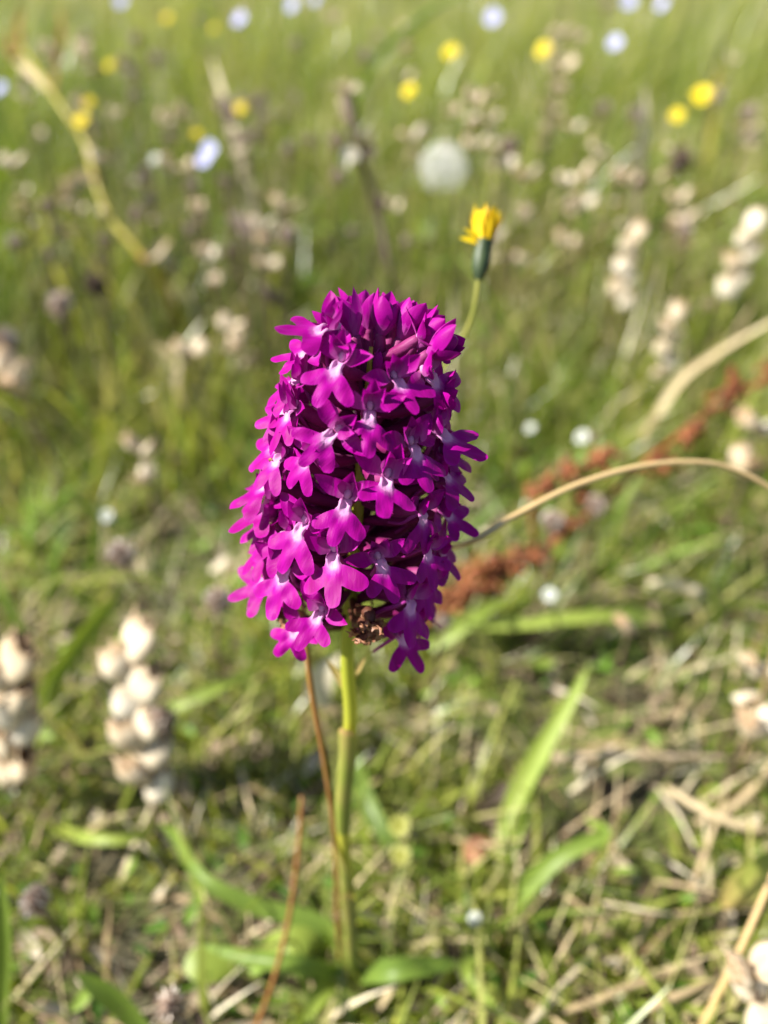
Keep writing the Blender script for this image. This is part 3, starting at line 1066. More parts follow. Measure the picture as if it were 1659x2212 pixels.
blade_thing('oval_leaf', 'sunlit oval leaf pressed against the foot of the orchid', 'leaf', [(560, 2060, .006), (610, 2040, .012), (665, 2035, .012), (700, 2050, .008)], .0080, (0, -.4, 1), M['orchid_leaf'], .55, LEAF, fold=.05)
blade_thing('red_leaf', 'small salmon red leaf on the turf near the broad green blades', 'leaf', [(1000, 1850, .004), (1020, 1838, .008), (1045, 1832, .008), (1062, 1850, .004)], .0070, (0, -.6, 1), M['red'], .5, LEAF)

# far blades and arcs at the top of the picture
blade_thing('arching_blade', 'long bluish green blade curving high above the dead stalk', 'grass blade', [(735, 560, .02), (740, 330, .10), (790, 170, .148), (870, 70, .168), (990, -10, .176), (1130, -60, .176)], .0050, (.3, -.9, .3), M['herb'], .95, STRAP)
blade_thing('arching_blade', 'fine green blade sweeping level across the jointed yellow stem', 'grass blade', [(-160, 420, .04), (-100, 230, .125), (0, 190, .137), (120, 184, .138), (250, 190, .136), (360, 215, .128), (440, 260, .116)], .0028, (.1, -.9, .5), G)
blade_thing('bleached_grass', 'tall flat bleached straw blade beside yellow flowers', 'dry blade', [(575, 640, .012), (560, 560, .040), (530, 380, .085), (490, 240, .118), (455, 120, .140)], .0060, (.2, -1, .1), M['dry'], .85, STRAP)
blade_thing('bleached_grass', 'short upright cream straw blade with a sharply cut top', 'dry blade', [(1362, 560, .03), (1376, 400, .098), (1388, 280, .132), (1393, 185, .154)], .0066, (0, -1, .1), M['dry'], .88, STRAP)
blade_thing('bleached_grass', 'tall yellowish straw blade standing behind a bright yellow flower', 'dry blade', [(1500, 520, .01), (1530, 300, .085), (1550, 130, .135), (1580, -20, .165)], .0070, (0, -1, .1), M['yellow_stem'], .35, STRAP)
blade_thing('bleached_grass', 'twisted cream straw leaf leaning over the rusty seed stalk', 'dry blade', [(1385, 945, .030), (1430, 880, .050), (1480, 815, .066), (1560, 760, .078), (1680, 690, .092), (1760, 640, .098)], .0040, (-.5, -.7, .6), M['dry'], (.45, .8, .6, .8, .5), STRAP, fold=.3, twist=.9, wave=.10)
blade_thing('curled_leaf', 'hooked cream dry leaf hanging among the blurred herbs', 'dry leaf', [(395, 890, .020), (375, 830, .034), (378, 780, .044), (345, 745, .052), (300, 735, .054)], .0060, (.3, -.9, .3), M['dry'], .72, STRAP, twist=.8)
blade_thing('pale_leaf', 'pale dry leaf hanging right behind the orchid stem', 'dry leaf', [(700, 1530, .024), (690, 1490, .036), (700, 1450, .046), (735, 1410, .054)], .0085, (0, -1, .4), M['dry'], .95, LEAF)
blade_thing('reed_blade', 'thin olive blade rising steeply past the hawkbit flower', 'grass blade', [(1180, 900, .02), (1060, 650, .09), (980, 540, .11)], .0028, (0, -1, .2), G)


# ------------------------------------------------------------------ seed stalks with papery capsules
def capsule_mesh(seed, sz):
    """inflated papery calyx: flattened ribbed pouch, torn open at the end into four pointed teeth"""
    r = random.Random(seed)
    seg, rings = 16, 10
    tone = r.uniform(.50, .92)
    ps = [r.random() * 6 for _ in range(4)]
    bend = r.uniform(-.15, .15)
    thick = r.uniform(.17, .27)
    v, a = [], []
    for i in range(rings + 1):
        t = i / rings
        rad = (math.sin(math.pi * min(1, .05 + t * .80)) ** .6) * (1.0 if i < rings else 1.12)
        for k in range(seg):
            ph = 2 * math.pi * k / seg
            rr = rad * (1 + .08 * math.cos(8 * ph + ps[0]) + .10 * math.sin(3 * ph + ps[1] + 3 * t) + .08 * (r.random() - .5))
            tooth = (.20 if k % 4 == 0 else -.04) * r.uniform(.5, 1.2) if i == rings else 0
            v.append((rr * .46 * math.cos(ph) + bend * t * t, t + tooth, rr * thick * math.sin(ph) + .05 * math.sin(5 * t + ps[2])))
            a.append(tone + .10 * math.cos(8 * ph + ps[0]) - (.30 if i >= rings - 1 else 0) - .35 * max(0, .2 - t) / .2)
    v.append((bend * .3, .45, 0))
    a.append(.0)
    f = [(i * seg + k, i * seg + (k + 1) % seg, (i + 1) * seg + (k + 1) % seg, (i + 1) * seg + k) for i in range(rings) for k in range(seg)]
    f += [(rings * seg + k, rings * seg + (k + 1) % seg, len(v) - 1) for k in range(seg)]
    me = mesh('capsule', np.array(v) * sz, f, {'tint': np.clip(a, 0, 1)})
    me.materials.append(M['paper'])
    return me


CAPS = [capsule_mesh(i, .0108) for i in range(10)]


def seed_stalk(top, foot, ncap, label, group=None, cap=1.0, span=.045, name='seed_stalk', column=False):
    """top, foot: world points; capsules in crossed pairs down the upper part"""
    o = thing(name, label, 'seed stalk', foot, group)
    d = top - foot
    L_ = np.linalg.norm(d)
    side = N(np.cross(d, (0, 1, .1)))
    pth = smooth_path([foot - (0, 0, .002), foot + d * .5 + side * L_ * random.uniform(-.05, .05), top], 12)
    v, f = tube(pth, (.0010, .0009, .0007, .0004), 6)
    obj('stem', mesh('stem', v - foot, f, {'tint': np.full(len(v), .35)}), M['dead'], o)
    span = min(span, L_ * .9)
    u = N(d)
    for k in range(ncap):
        s = k // 2 / max(1, (ncap - 1) // 2)
        at = top - u * (span * s + random.uniform(-.003, .003) * cap)
        an = (k % 2) * math.pi + (k // 2) * 1.45 + random.uniform(-.3, .3)
        e1 = N(np.cross(u, (0, 1, .2)))
        e2 = np.cross(u, e1)
        outw = e1 * math.cos(an) + e2 * math.sin(an)
        M3 = basis(outw * .6 + u * random.uniform(.2, 1.0), outw - u + e2 * random.uniform(-.9, .9))
        if column:
            # tight column of pouches that show their flat sides
            at = top - u * span * k / max(1, ncap - 1) + e1 * .0012 * (1 if k % 2 else -1)
            M3 = basis(u * .8 + e1 * (.22 if k % 2 else -.22) + e2 * random.uniform(-.3, .3), N(CAM - at) + np.array(SUN_TO) * 1.0 + e1 * random.uniform(-.4, .4))
        c = obj('capsule', CAPS[random.randrange(10)], None, o)
        at = at - u * .006 * cap
        m = mat4(M3 * (cap * random.uniform(.85, 1.12)), at - np.array(foot))
        c.matrix_local = m
    return o


def stalk_at(px, py, z, ncap, label, foot_px=None, group=None, cap=1.0, span=.045, lean=(0, 0), column=False):
    top = on_height(px, py, z)
    if foot_px:
        foot = on_height(*foot_px, 0)
        foot[2] = float(ground_z(foot[0], foot[1]))
    else:
        foot = ground_under(top, *lean)
    return seed_stalk(top, foot, ncap, label, group, cap, span, column=column)


stalk_at(272, 1390, .066, 9, 'papery beige seed stalk with a full column of round capsules', (330, 1800), cap=1.2, span=.050, column=True)
stalk_at(12, 1420, .064, 8, 'papery seed stalk beside the upright dark green blade', (30, 1760), cap=1.25, span=.046, column=True)
stalk_at(498, 690, .076, 5, 'pale papery seed stalk next to a hooked dry leaf', cap=.95, span=.022, lean=(.01, .01))
stalk_at(35, 800, .078, 3, 'lone plump cream capsule on a bent dark stem', (200, 1130), cap=1.15, span=.006)
stalk_at(300, 960, .058, 4, 'small two-tiered papery seed stalk in a dark gap of the turf', cap=.8, span=.016)
stalk_at(410, 745, .070, 2, 'single cream capsule tipped with brown by the hooked leaf', cap=.85, span=.004)
stalk_at(1370, 500, .100, 7, 'papery seed stalk of stacked capsules between straw blades', cap=.95, span=.036, column=True)
stalk_at(1625, 480, .108, 6, 'stout papery seed stalk beside the dark knapweed head', cap=1.05, span=.034, column=True)
stalk_at(1455, 680, .085, 6, 'leaning cream seed stalk above the twisted straw leaf', (1400, 960), cap=.8, span=.034, column=True)
stalk_at(1225, 130, .140, 9, 'tall papery seed stalk close to a yellow flower', cap=1.15, span=.062, lean=(-.02, 0))
stalk_at(1252, 365, .118, 6, 'papery seed stalk rising near the white seed clock', cap=.95, span=.036)
stalk_at(1645, 905, .070, 4, 'whitish papery seed stalk behind the end of the rusty stalk', cap=1.0, span=.018)
stalk_at(1640, 1430, .046, 3, 'pale seed stalk standing over a tan capsule pair', cap=.95, span=.012)
stalk_at(1640, 1560, .034, 2, 'tan capsule pair low on the turf by the straw twig', cap=.95, span=.006)
stalk_at(1625, 2085, .044, 5, 'lumpy pinkish beige capsules crossing the golden straw stem', (1660, 2290), cap=.85, span=.022)
stalk_at(1365, 1340, .040, 1, 'single white closed capsule above the bent green blade', cap=.75, span=.004)
stalk_at(895, 275, .125, 3, 'little pair of pale capsules under a yellow flower', cap=.9, span=.014)
stalk_at(1145, 375, .112, 4, 'short pale seed stalk behind the white seed clock', cap=.85, span=.022)
stalk_at(1470, 410, .105, 3, 'pale capsules nodding below the dark knapweed head', cap=.9, span=.014)
stalk_at(1345, 370, .112, 3, 'level row of pale capsules crossing the cut straw blade', cap=.85, span=.010)
stalk_at(620, 440, .102, 3, 'faint cream seed pod in the blurred green grass', cap=1.0, span=.018)

# ------------------------------------------------------------------ dried round flower heads
def dried_head_mesh(seed, rx=.0055, rz=.0060, cnt=70):
    r = random.Random(seed)
    b = B()
    v, f = blob((0, 0, 0), rx * .6, rx * .6, rz * .65, 8, 6, .1)
    b.add(v, f, .1)
    for k in range(cnt):
        t = (k + .5) / cnt
        th = math.acos(1 - 2 * t)
        ph = k * 2.39996
        d = np.array((math.sin(th) * math.cos(ph), math.sin(th) * math.sin(ph), math.cos(th)))
        p0 = d * (rx * .45, rx * .45, rz * .45)
        p1 = d * (rx, rx, rz) * r.uniform(.85, 1.15) + np.array((0, 0, -.0006))
        v, f = ribbon(smooth_path([p0, (p0 + p1) / 2 + d * .0003, p1], 4), rx * r.uniform(.30, .45), np.cross(d, (.3, .2, 1)) + .001, shape=LEAF, fold=.25)
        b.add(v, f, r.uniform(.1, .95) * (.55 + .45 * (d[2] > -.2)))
    me = b.me('flower_head')
    me.materials.append(M['paper_grey'])
    return me


HEADS = [dried_head_mesh(i) for i in range(4)]


def dried_head(px, py, z, label, sc=1.0, group=None, lean=(0, 0), tilt=(0, 0), mat=None):
    top = on_height(px, py, z)
    foot = ground_under(top, *lean)
    o = thing('dried_clover', label, 'dried flower', foot, group)
    mid = (top + foot) / 2 + (random.uniform(-.004, .004), 0, 0)
    v, f = tube(smooth_path([foot, mid, top], 10), (.0008, .0006, .0006), 6)
    obj('stem', mesh('stem', v - foot, f, {'tint': np.full(len(v), .4)}), M['dead'], o)
    me = HEADS[random.randrange(4)]
    if mat:
        me = me.copy()
        me.materials.clear()
        me.materials.append(mat)
    h = obj('flower_head', me, None, o)
    h.location = Vector((top - foot).tolist())
    h.scale = (sc, sc, sc * 1.1)
    h.rotation_euler = (tilt[0], tilt[1], random.random() * 6)
    return o


dried_head(130, 655, .088, 'bright white fluffy dried clover head on a dark stem', 1.05, tilt=(.3, .5))
dried_head(262, 1195, .068, 'grey-white ragged dried clover head over a green leaf', .85)
dried_head(472, 1295, .058, 'tan and grey dried clover head left hanging by the orchid', .85)
dried_head(350, 1552, .046, 'rusty brown dried clover globe touching the papery column', .85)
dried_head(75, 1945, .040, 'pink-brown dried clover head over the stiff pale blade', .72)
dried_head(368, 2175, .040, 'chestnut brown dried clover head with white tips beside the leaf tip', .72)
dried_head(1472, 345, .120, 'dark brown knapweed head with a silvery rim', 1.2, mat=M['dead'])
dried_head(1100, 315, .120, 'brown spent clover head right of the white seed clock', 1.1)
dried_head(1388, 392, .108, 'small blackish spent head against the cut straw blade', .8, mat=M['dead'])
dried_head(205, 612, .092, 'dull purple-brown spent clover in the lush grass', 1.0, mat=M['dead'])
dried_head(1195, 1125, .066, 'purplish grey spent clover under the arching tan stem', .72)
dried_head(1290, 1090, .064, 'white fluffy spent clover under the arching tan stem', .7)
dried_head(958, 1345, .046, 'small grey spent clover against the rusty stalk end', .55)
dried_head(10, 735, .082, 'grey spent clover above the lone plump capsule', 1.0)

# dark plantain head behind the orchid tip
pt = on_height(590, 640, .084)
ft = ground_under(pt, .02, .0)
o = thing('plantain', 'short blackish plantain head tilted behind the orchid', 'plantain', ft)
v, f = tube(smooth_path([ft, (ft + pt) / 2 + (.006, 0, .006), pt], 12), (.0007, .0006), 6)
obj('stem', mesh('stem', v - ft, f, {'tint': np.full(len(v), .3)}), M['dead'], o)
v, f = blob((0, 0, 0), .0030, .0030, .0080, 10, 9, .25, R=basis((0, 1, 0), (-.75, 0, .65)))
obj('flower_head', mesh('flower_head', v + (pt - ft), f, {'tint': np.full(len(v), .1)}), M['dead'], o)


# ------------------------------------------------------------------ yellow and blue meadow flowers
def ray_flower_mesh(name, n1, R, wd, mat, seed, rows=2, cone=.25):
    r = random.Random(seed)
    b = B()
    for row in range(rows):
        nn = n1 - 4 * row
        for k in range(nn):
            an = 2 * math.pi * (k + .5 * row) / nn + r.uniform(-.08, .08)
            d = np.array((math.cos(an), math.sin(an), 0))
            rr = R * (1 - .32 * row) * r.uniform(.88, 1.08)
            lift = cone + .35 * row
            pts = smooth_path([d * .001 + (0, 0, .0005 * row), d * rr * .55 + (0, 0, rr * lift * .8), d * rr + (0, 0, rr * lift * .9)], 6)
            v, f = ribbon(pts, wd, (0, 0, 1), .08, STRAP)
            b.add(v, f, r.random())
    v, f = blob((0, 0, -.0012), R * .22, R * .22, R * .25, 8, 5)
    b.add(v, f, .1)
    me = b.me(name)
    me.materials.append(mat)
    return me


YEL = [ray_flower_mesh('flower_head', 16, .0095, .0036, M['yellow'], i, 3) for i in range(3)]
BLU = [ray_flower_mesh('flower_head', 7, .0100, .0085, M['blue'], 20 + i, 1, .35) for i in range(2)]
LEM = [ray_flower_mesh('flower_head', 12, .0095, .0060, M['moss_yellow'], 60, 2, .5)]
WHT = [ray_flower_mesh('flower_head', 14, .0050, .0020, M['white'], 40 + i, 2) for i in range(2)]


def flower(name, label, cat, px, py, z, meshes, sc=1.0, group=None, tilt=.5):
    top = on_height(px, py, z + (.010 if z > .11 else 0))
    foot = ground_under(top, random.uniform(-.01, .01), random.uniform(0, .02))
    o = thing(name, label, cat, foot, group)
    v, f = tube(smooth_path([foot, (foot + top) / 2 + (random.uniform(-.006, .006), 0, 0), top], 10), (.0008, .0006), 6)
    obj('stem', mesh('stem', v - foot, f, {'tint': np.full(len(v), .5)}), M['stem'], o)
    h = obj('flower_head', meshes[random.randrange(len(meshes))], None, o)
    h.location = Vector((top - foot).tolist())
    h.scale = (sc, sc, sc)
    nrm = N(N(CAM - top) * .7 + np.array(SUN_TO) * .5 + np.array((random.uniform(-.3, .3), random.uniform(-.3, .3), .2)))
    h.rotation_euler = Vector(nrm.tolist()).to_track_quat('Z', 'Y').to_euler()
    return o


for px, py, z, sc, lab in [
    (362, 40, .155, .85, 'yellow meadow flower between two blue flowers'), (240, 142, .140, .85, 'yellow meadow flower near the reddish twig tips'),
    (178, 262, .128, .95, 'yellow flower pressed against the jointed yellow stem'), (192, 222, .134, .7, 'smaller yellow flower perched above its twin on the jointed stem'),
    (520, 235, .134, .75, 'greenish yellow flower touching the bleached straw blade'), (425, 290, .125, .55, 'faint small yellow flower above the pair of blue flowers'),
    (975, 115, .152, 1.05, 'wide open yellow flower above the white seed clock'), (1175, 110, .152, 1.05, 'yellow flower at the top of the tall seed stalk'),
    (885, 198, .140, .95, 'round yellow flower over a pair of pale capsules'), (1517, 207, .140, 1.15, 'vivid yellow flower by the tall yellowish straw blade'),
    (1463, 250, .132, .85, 'dull yellow flower lower than the vivid yellow one'), (462, 62, .150, .55, 'tiny pale yellow flower beside the straw blade tip'),
]:
    flower('yellow_flower', lab, 'flower', px, py, z, YEL, sc * .52, 'yellow meadow flowers')
for px, py, z, sc, lab in [
    (520, 45, .160, 1.0, 'round pale blue flower right of a yellow one'), (455, 325, .128, .8, 'upper pale blue flower of a touching pair'),
    (440, 350, .122, .75, 'lower pale blue flower of a touching pair'), (632, 14, .165, .9, 'faint pale blue flower high behind the grass'),
    (262, 6, .165, .9, 'pale blue flower beyond the yellow meadow flower'), (682, 2, .166, .7, 'dim blue flower half lost in far grass'),
    (1066, 40, .160, 1.1, 'clear pale blue flower near the wide open yellow one'), (1357, 6, .166, 1.0, 'pale blue flower far behind the seed stalks'),
    (1330, 95, .152, .9, 'dusky blue flower under the far blue one'), (1432, 12, .164, .9, 'greyish blue flower by the straw blade'), (4, 195, .136, .9, 'blue flower on the fine level blade'),
]:
    flower('blue_flower', lab, 'flower', px, py, z, BLU, sc * .58, 'blue meadow flowers')
for px, py, z, sc, lab in [
    (1146, 925, .060, .7, 'tiny white flower in the turf left of a larger white one'), (1258, 945, .058, .95, 'small white flower by a dark leaf above the rusty stalk'),
    (1187, 1285, .040, .85, 'small white flower below the rusty seed stalk'), (1025, 1985, .022, .6, 'tiny white flower at the root of the bent blade'),
    (335, 345, .118, .9, 'whitish flower left of the blue pair'), (232, 1115, .052, .8, 'cream white flower above the ragged clover head'),
]:
    flower('white_flower', lab, 'flower', px, py, z, WHT, sc * .66, 'small white flowers')
for px, py, z, sc, lab in [(866, 1785, .016, .36, 'small lemon blossom behind the orchid stem, upper of two'), (868, 1850, .013, .34, 'small lemon blossom behind the orchid stem, lower of two')]:
    flower('lemon_flower', lab, 'flower', px, py, z, LEM, sc)

# ------------------------------------------------------------------ half-closed hawkbit beside the orchid tip
hb = on_depth(1034, 600, .158)
tipd = N(on_depth(1052, 470, .158) - hb)
hf = on_height(850, 1010, -.004)
o = thing('hawkbit', 'half-closed amber yellow hawkbit with a dark green cup', 'flower', hf)
pts = smooth_path([hf, on_depth(905, 900, .176), on_depth(968, 780, .166), on_depth(1012, 705, .162), on_depth(1029, 645, .159), hb], 26)
v, f = tube(pts, (.0006, .0006, .00055, .0005, .0007), 7)
obj('stem', mesh('stem', v - hf, f, {'tint': np.full(len(v), .7)}), M['orchid_leaf'], o)
M3 = basis(N(np.cross(tipd, (1, 0, 0))), tipd)
vv, a_ = [], []
prof = [(-.0006, .0006), (.0006, .0012), (.0022, .0017), (.0042, .0018), (.0062, .0016), (.0076, .0018)]
for zz, rr in prof:
    for k in range(12):
        an = 2 * math.pi * k / 12
        q = rr * (1 + .16 * (k % 2))
        vv.append((q * math.cos(an), q * math.sin(an), zz))
ff = [(i * 12 + k, i * 12 + (k + 1) % 12, (i + 1) * 12 + (k + 1) % 12, (i + 1) * 12 + k) for i in range(5) for k in range(12)]
vv = np.array(vv) @ M3.T + hb - hf
obj('cup', mesh('cup', vv, ff, {'tint': np.random.default_rng(3).random(len(vv))}), M['sepal_dark'], o)
for k in range(44):
    an = k * 2.39996
    spread_ = .05 + .42 * random.random()
    L_ = random.uniform(.0056, .0088)
    d = np.array((math.cos(an) * spread_, math.sin(an) * spread_, 1))
    if k in (5, 18):
        d = np.array((-1.15, -.2, .15)) if k == 5 else np.array((-.95, -.3, .45))
        L_ = .0062
    p0 = np.array((math.cos(an), math.sin(an), 0)) * .0010 + (0, 0, .0062)
    p1 = p0 + N(d) * L_
    v, f = ribbon(smooth_path([p0, (p0 + p1) / 2 + (0, 0, .0004), p1], 6), .0014, (math.cos(an), math.sin(an), .1), .12, STRAP)
    v = v @ M3.T + hb - hf
    obj('ray_petal', mesh('ray_petal', v, f, {'tint': np.full(len(v), random.random())}), M['amber'], o)

# ------------------------------------------------------------------ white seed clock
ck = on_height(958, 362, .122)
cf = ground_under(ck, .01, .02)
o = thing('seed_clock', 'round fluffy white seed clock above the hawkbit', 'seed clock', cf)
v, f = tube(smooth_path([cf, (cf + ck) / 2 + (.004, 0, 0), ck], 10), (.0008, .0007), 6)
obj('stem', mesh('stem', v - cf, f, {'tint': np.full(len(v), .5)}), M['stem'], o)
b = B()
for k in range(95):
    t = (k + .5) / 95
    th, ph = math.acos(1 - 1.85 * t), k * 2.39996
    d = np.array((math.sin(th) * math.cos(ph), math.sin(th) * math.sin(ph), math.cos(th)))
    e1 = N(np.cross(d, (.3, .1, 1)))
    e2 = np.cross(d, e1)
    R_ = .0105 * random.uniform(.92, 1.05)
    v, f = tube([d * .0015, d * R_], .00007, 3)
    b.add(v, f, .2)
    for j in range(9):
        an = j * 2 * math.pi / 9
        q = d * (R_ + .0022) + (e1 * math.cos(an) + e2 * math.sin(an)) * .0034
        sd = N(np.cross(q - d * R_, d)) * .00008
        b.add([d * R_ - sd, d * R_ + sd, q + sd, q - sd], [(0, 1, 2, 3)], .9)
c = obj('pappus', b.me('pappus'), M['pappus'], o)
c.location = Vector((ck - cf).tolist())
v, f = blob((0, 0, 0), .0018, .0018, .0014, 8, 6)
c = obj('seed_base', mesh('seed_base', v + (ck - cf), f, {'tint': np.full(len(v), .4)}), M['dead'], o)

# ------------------------------------------------------------------ rusty dock stalk
dp = [on_height(960, 1310, .022), on_height(1050, 1265, .034), on_height(1180, 1180, .046), on_height(1330, 1060, .060), on_height(1480, 930, .074), on_height(1600, 850, .086), on_height(1760, 760, .098)]
dp = [ground_under(dp[0], -.02, -.004)] + dp
dpath = smooth_path(dp, 50)
o = thing('dock_stalk', 'rusty brown dock stalk with crowded clusters of dry seeds', 'dock', dp[0])
v, f = tube(dpath, (.0013, .0013, .0012, .0010, .0008), 8)
obj('stem', mesh('stem', v - dp[0], f, {'tint': np.full(len(v), .55)}), M['rust'], o)


def seed_cluster(centre, size, cnt, seed):
    r = random.Random(seed)
    b = B()
    for k in range(int(cnt * 1.4)):
        c = np.array([r.gauss(0, size * .45) for _ in range(3)])
        c += np.array((.3, .25, .2)) * c[0]
        n_ = N([r.gauss(0, 1) for _ in range(3)])
        v, f = blob((0, 0, 0), .0015, .0008, .0019, 6, 4, .25, R=basis(n_, (.2, .3, 1)))
        b.add(v + c, f, r.random())
    return b.me('seed_cluster')


for k, (u, off, size, cnt) in enumerate([(.17, (0, 0, .002), .007, 26), (.23, (.003, 0, .004), .008, 34), (.29, (-.002, 0, .005), .008, 36), (.35, (.002, 0, .002), .0065, 26), (.41, (0, 0, -.002), .006, 20),
                                         (.47, (0, 0, .003), .0045, 12), (.55, (-.006, 0, .006), .0045, 13), (.60, (-.012, 0, .010), .005, 16), (.66, (.003, 0, -.003), .0055, 18), (.70, (.006, 0, .002), .005, 16), (.80, (.002, 0, .004), .0055, 17), (.86, (-.003, 0, .003), .005, 14), (.93, (0, 0, .002), .0055, 18)]):
    c = dpath[int(u * 49)] + np.array(off)
    h = obj('seed_cluster', seed_cluster(c, size, cnt, 60 + k), M['rust'], o)
    h.location = Vector((c - dp[0]).tolist())
# side branch carrying two clusters
bp = [dpath[int(.42 * 49)], on_height(1150, 1090, .062), on_height(1210, 1035, .070), on_height(1300, 985, .075)]
v, f = tube(smooth_path(bp, 16), (.0009, .0007, .0005), 6)
obj('branch', mesh('branch', v - dp[0], f, {'tint': np.full(len(v), .4)}), M['rust'], o)
for k, (px, py, z, s_) in enumerate([(1172, 1055, .066, .0035), (1225, 1020, .071, .005), (1300, 985, .075, .0045)]):
    c = on_height(px, py, z)
    h = obj('seed_cluster', seed_cluster(c, s_, 14, 90 + k), M['rust'], o)
    h.location = Vector((c - dp[0]).tolist())

# ------------------------------------------------------------------ jointed yellow stem with curled leaves, left
jp = [on_height(420, 740, .020), on_height(345, 600, .072), on_height(310, 555, .084), on_height(240, 470, .100), on_height(205, 385, .116), on_height(185, 310, .128), on_height(140, 240, .142), on_height(100, 180, .152), on_height(45, 100, .164)]
jp = [ground_under(jp[0], .03, .02)] + jp
jpath = smooth_path(jp, 50)
o = thing('jointed_stem', 'jointed yellow stem with red nodes and curled dry leaves', 'plant stem', jp[0])
v, f = tube(jpath, (.0021, .0021, .0020, .0017, .0015, .0012), 8)
obj('stem', mesh('stem', v - jp[0], f, {'tint': np.full(len(v), .35)}), M['yellow_stem'], o)
for (px, py, z) in [(310, 558, .084), (206, 386, .116), (118, 205, .147)]:
    v, f = blob(on_height(px, py, z) - jp[0], .0022, .0022, .0020, 8, 6)
    obj('node', mesh('node', v, f, {'tint': np.full(len(v), .95)}), M['yellow_stem'], o)
for pts, tw, wd in [([(206, 388, .116), (170, 384, .120), (140, 415, .114), (108, 436, .110)], 1.0, .0075), ([(312, 560, .084), (335, 548, .086), (355, 528, .090), (370, 518, .092)], .6, .0055), ([(105, 200, .149), (60, 150, .156), (30, 130, .158)], .4, .0045)]:
    blade_on(o, 'curled_leaf', [on_height(*q) for q in pts], wd, (.2, -.9, .4), M['dry'], (.7, .6, .35), LEAF, .3, tw)
for pts in [[(45, 100, .164), (20, 115, .160), (20, 60, .170)], [(45, 100, .164), (40, 60, .171), (48, 20, .180)], [(118, 205, .147), (122, 130, .160), (135, 80, .170), (130, 20, .180)]]:
    p_ = smooth_path([on_height(*q) for q in pts], 10)
    v, f = tube(p_, (.0010, .0008, .0006), 6)
    br = obj('twig', mesh('twig', v - jp[0], f, {'tint': np.full(len(v), .9)}), M['yellow_stem'], o)
    for k in range(5):
        c = p_[2 + k + (k > 2)]
        v, f = blob(c - jp[0] + (random.uniform(-.002, .002), 0, random.uniform(-.002, .002)), .0016, .0014, .0022, 6, 5, .3)
        obj('seed', mesh('seed', v, f, {'tint': np.full(len(v), random.random())}), M['rust'], br)

# ------------------------------------------------------------------ dead brown stalk behind the orchid, top centre
kp = [on_height(880, 740, .055), on_height(845, 590, .096), on_height(822, 480, .116), on_height(800, 400, .132), on_height(775, 335, .146), on_height(760, 265, .158), on_height(750, 205, .167)]
kp = [ground_under(kp[0], .01, .02)] + kp
kpath = smooth_path(kp, 40)
o = thing('dead_stalk', 'crooked dead brown stalk topped by an empty bristly head', 'dead stalk', kp[0])
v, f = tube(kpath, (.0013, .0015, .0017, .0018, .0014, .0022, .0028), 8)
obj('stem', mesh('stem', v - kp[0], f, {'tint': np.full(len(v), .25)}), M['dead'], o)
b = B()
for k in range(34):
    an = k * 2.39996
    d = N((math.cos(an), math.sin(an) * .6, .25 + .5 * random.random()))
    v, f = ribbon(smooth_path([(0, 0, 0), d * .004 + (0, 0, .001), d * .0075], 5), .0011, (0, -1, .5), shape=LEAF)
    b.add(v, f, random.uniform(.6, 1))
h = obj('bristle_head', b.me('bristle_head'), M['dry'], o)
h.location = Vector((kp[-1] - kp[0]).tolist())
blade_on(o, 'dead_leaf', [on_height(*q) for q in [(778, 338, .146), (752, 335, .148), (748, 365, .143)]], .006, (0, -1, .3), M['paper'], .9, LEAF, .2)
blade_on(o, 'dead_leaf', [on_height(*q) for q in [(775, 335, .146), (800, 325, .148), (795, 350, .144)]], .005, (0, -1, .3), M['dead'], .2, LEAF, .2)

# ------------------------------------------------------------------ straws on the ground, lower right and elsewhere
STR = [((1130, 2230), (1290, 2050), .0012), ((1200, 2190), (1480, 2090), .0013), ((1480, 2200), (1600, 2060), .0011), ((1190, 1920), (1330, 2010), .0008), ((1330, 2100), (1420, 1960), .0010),
       ((1400, 2180), (1560, 2110), .0012), ((1240, 2120), (1190, 1990), .0009), ((520, 1660), (550, 1780), .0013), ((300, 1660), (390, 1760), .0012), ((930, 2150), (985, 2010), .0010),
       ((1300, 1950), (1480, 1980), .0008), ((830, 2000), (870, 1890), .0008), ((60, 1860), (140, 1700), .0009), ((620, 1740), (540, 1700), .0012), ((820, 1930), (930, 1990), .0008), ((1420, 1700), (1500, 1830), .0010),
       ((1560, 2230), (1690, 2010), .0010), ((160, 2230), (40, 2160), .0012), ((480, 1990), (380, 1940), .0008), ((1180, 1480), (1290, 1530), .0009), ((1500, 1560), (1600, 1380), .0008)]
MARKS = [(1180, 1650, 'the long broad blade pair'), (1210, 1850, 'the sharply bent green blade'), (1590, 2070, 'the golden straw stem'), (1560, 1770, 'the weathered grey twig'), (270, 1520, 'the full papery column'),
         (75, 1945, 'the pink-brown clover head'), (450, 1900, 'the large basal leaf'), (860, 2080, 'the foot of the orchid'), (1330, 1632, 'the level brown twig'), (560, 1700, 'the thin reddish brown stem'), (870, 1800, 'the lemon blossoms'),
         (1000, 2090, 'the narrow creeping blade')]
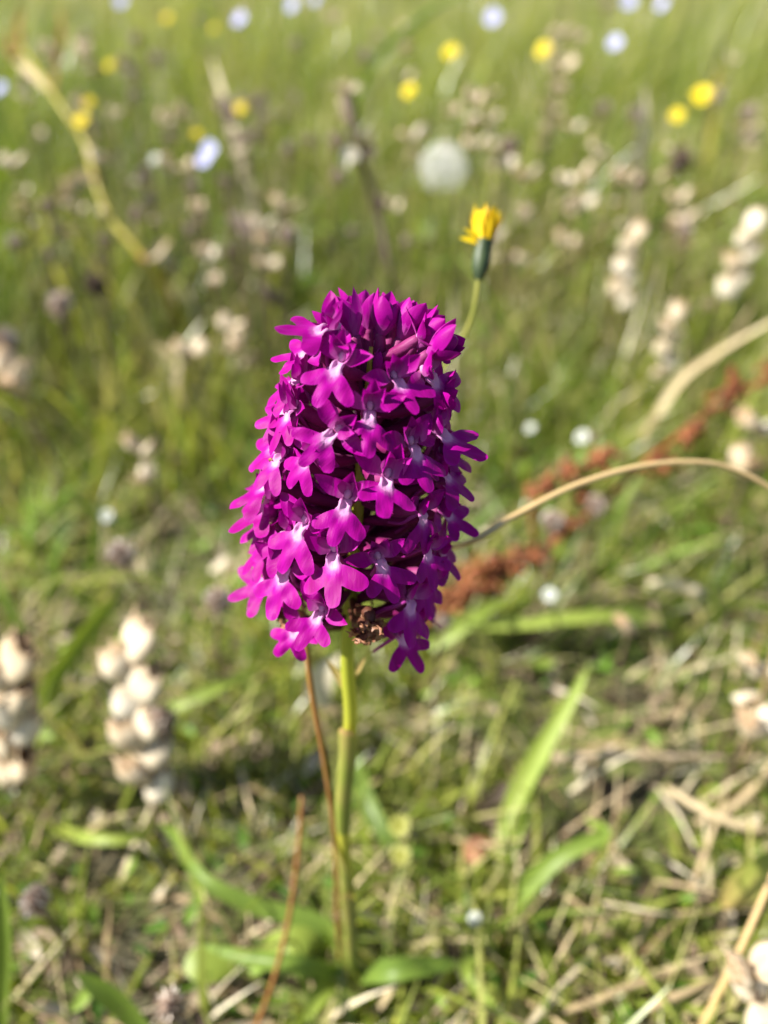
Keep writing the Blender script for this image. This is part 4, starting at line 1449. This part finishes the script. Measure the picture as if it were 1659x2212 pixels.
FARMARKS = [(362, 40, 'the yellow flower between two blue ones'), (160, 250, 'the jointed yellow stem'), (500, 300, 'the tall bleached straw blade'), (445, 335, 'the touching blue pair'), (750, 220, 'the dead bristly stalk'), (820, 480, 'the crooked dead stem'),
            (960, 360, 'the white seed clock'), (975, 115, 'the wide open yellow flower'), (885, 198, 'the round yellow flower'), (1175, 110, 'the tall seed stalk top'), (1515, 205, 'the vivid yellow flower'), (1472, 345, 'the dark knapweed head'),
            (1390, 260, 'the cut straw blade'), (1370, 550, 'the stacked seed column'), (1625, 520, 'the stout seed stalk'), (1252, 400, 'the seed stalk near the clock'), (130, 650, 'the bright white clover head'), (590, 640, 'the blackish plantain head'),
            (205, 612, 'the purple-brown spent clover'), (520, 45, 'the round pale blue flower'), (1066, 40, 'the clear blue flower'), (1357, 40, 'the dusky blue flowers'), (1560, 60, 'the yellowish straw blade'), (1034, 520, 'the hawkbit'), (240, 142, 'the reddish twig tips')]


def near_mark(px, py, marks):
    return min(marks, key=lambda m: math.hypot(m[0] - px, m[1] - py))


for k, (a_, b_, r_) in enumerate(STR):
    P0, P1 = on_height(*a_, .004 + .008 * random.random()), on_height(*b_, .004 + .010 * random.random())
    mid = (P0 + P1) / 2 + (random.uniform(-.0012, .0012), random.uniform(-.0012, .0012), .001)
    q1 = P0 * .7 + P1 * .3 + np.array((random.uniform(-.001, .001), random.uniform(-.001, .001), random.uniform(0, .001)))
    r_ *= random.uniform(.55, .9)
    v, f = tube(smooth_path([P0, q1, mid, P1], 14), (r_ * .8, r_, r_ * .9, r_ * .45), 6)
    o = obj('straw', mesh('straw', v - P0, f, {'tint': np.full(len(v), random.uniform(.2, .95))}), M['dry'])
    o.location = Vector(P0.tolist())
    tag(o, 'short dry straw lying loose on the turf by ' + near_mark((a_[0] + b_[0]) / 2, (a_[1] + b_[1]) / 2, MARKS)[2], 'straw', 'straws on the turf')

# ------------------------------------------------------------------ the many smaller heads of the far meadow
for k in range(125):
    px, py = random.uniform(20, 1640), random.uniform(5, 560)
    if 880 < px < 1060 and 300 < py < 600:
        continue
    z = min(.165, .085 + (560 - py) * .00014 + random.uniform(-.01, .012))
    mk = near_mark(px, py, FARMARKS)
    rel = 'just behind ' if py < mk[1] - 45 else ('in front of ' if py > mk[1] + 45 else 'close beside ')
    if random.random() < .55 + .25 * (px > 830) - .15:
        top = on_height(px, py, z)
        seed_stalk(top, ground_under(top, random.uniform(-.02, .02), random.uniform(-.01, .02)), random.choice((2, 3, 4, 5)), 'small pale papery seed stalk ' + rel + mk[2], 'seed stalks of the far meadow', random.uniform(.45, .85), random.uniform(.008, .03))
    else:
        dried_head(px, py, z, 'small greyish dried clover head ' + rel + mk[2], random.uniform(.45, .9), 'dried clovers of the far meadow')
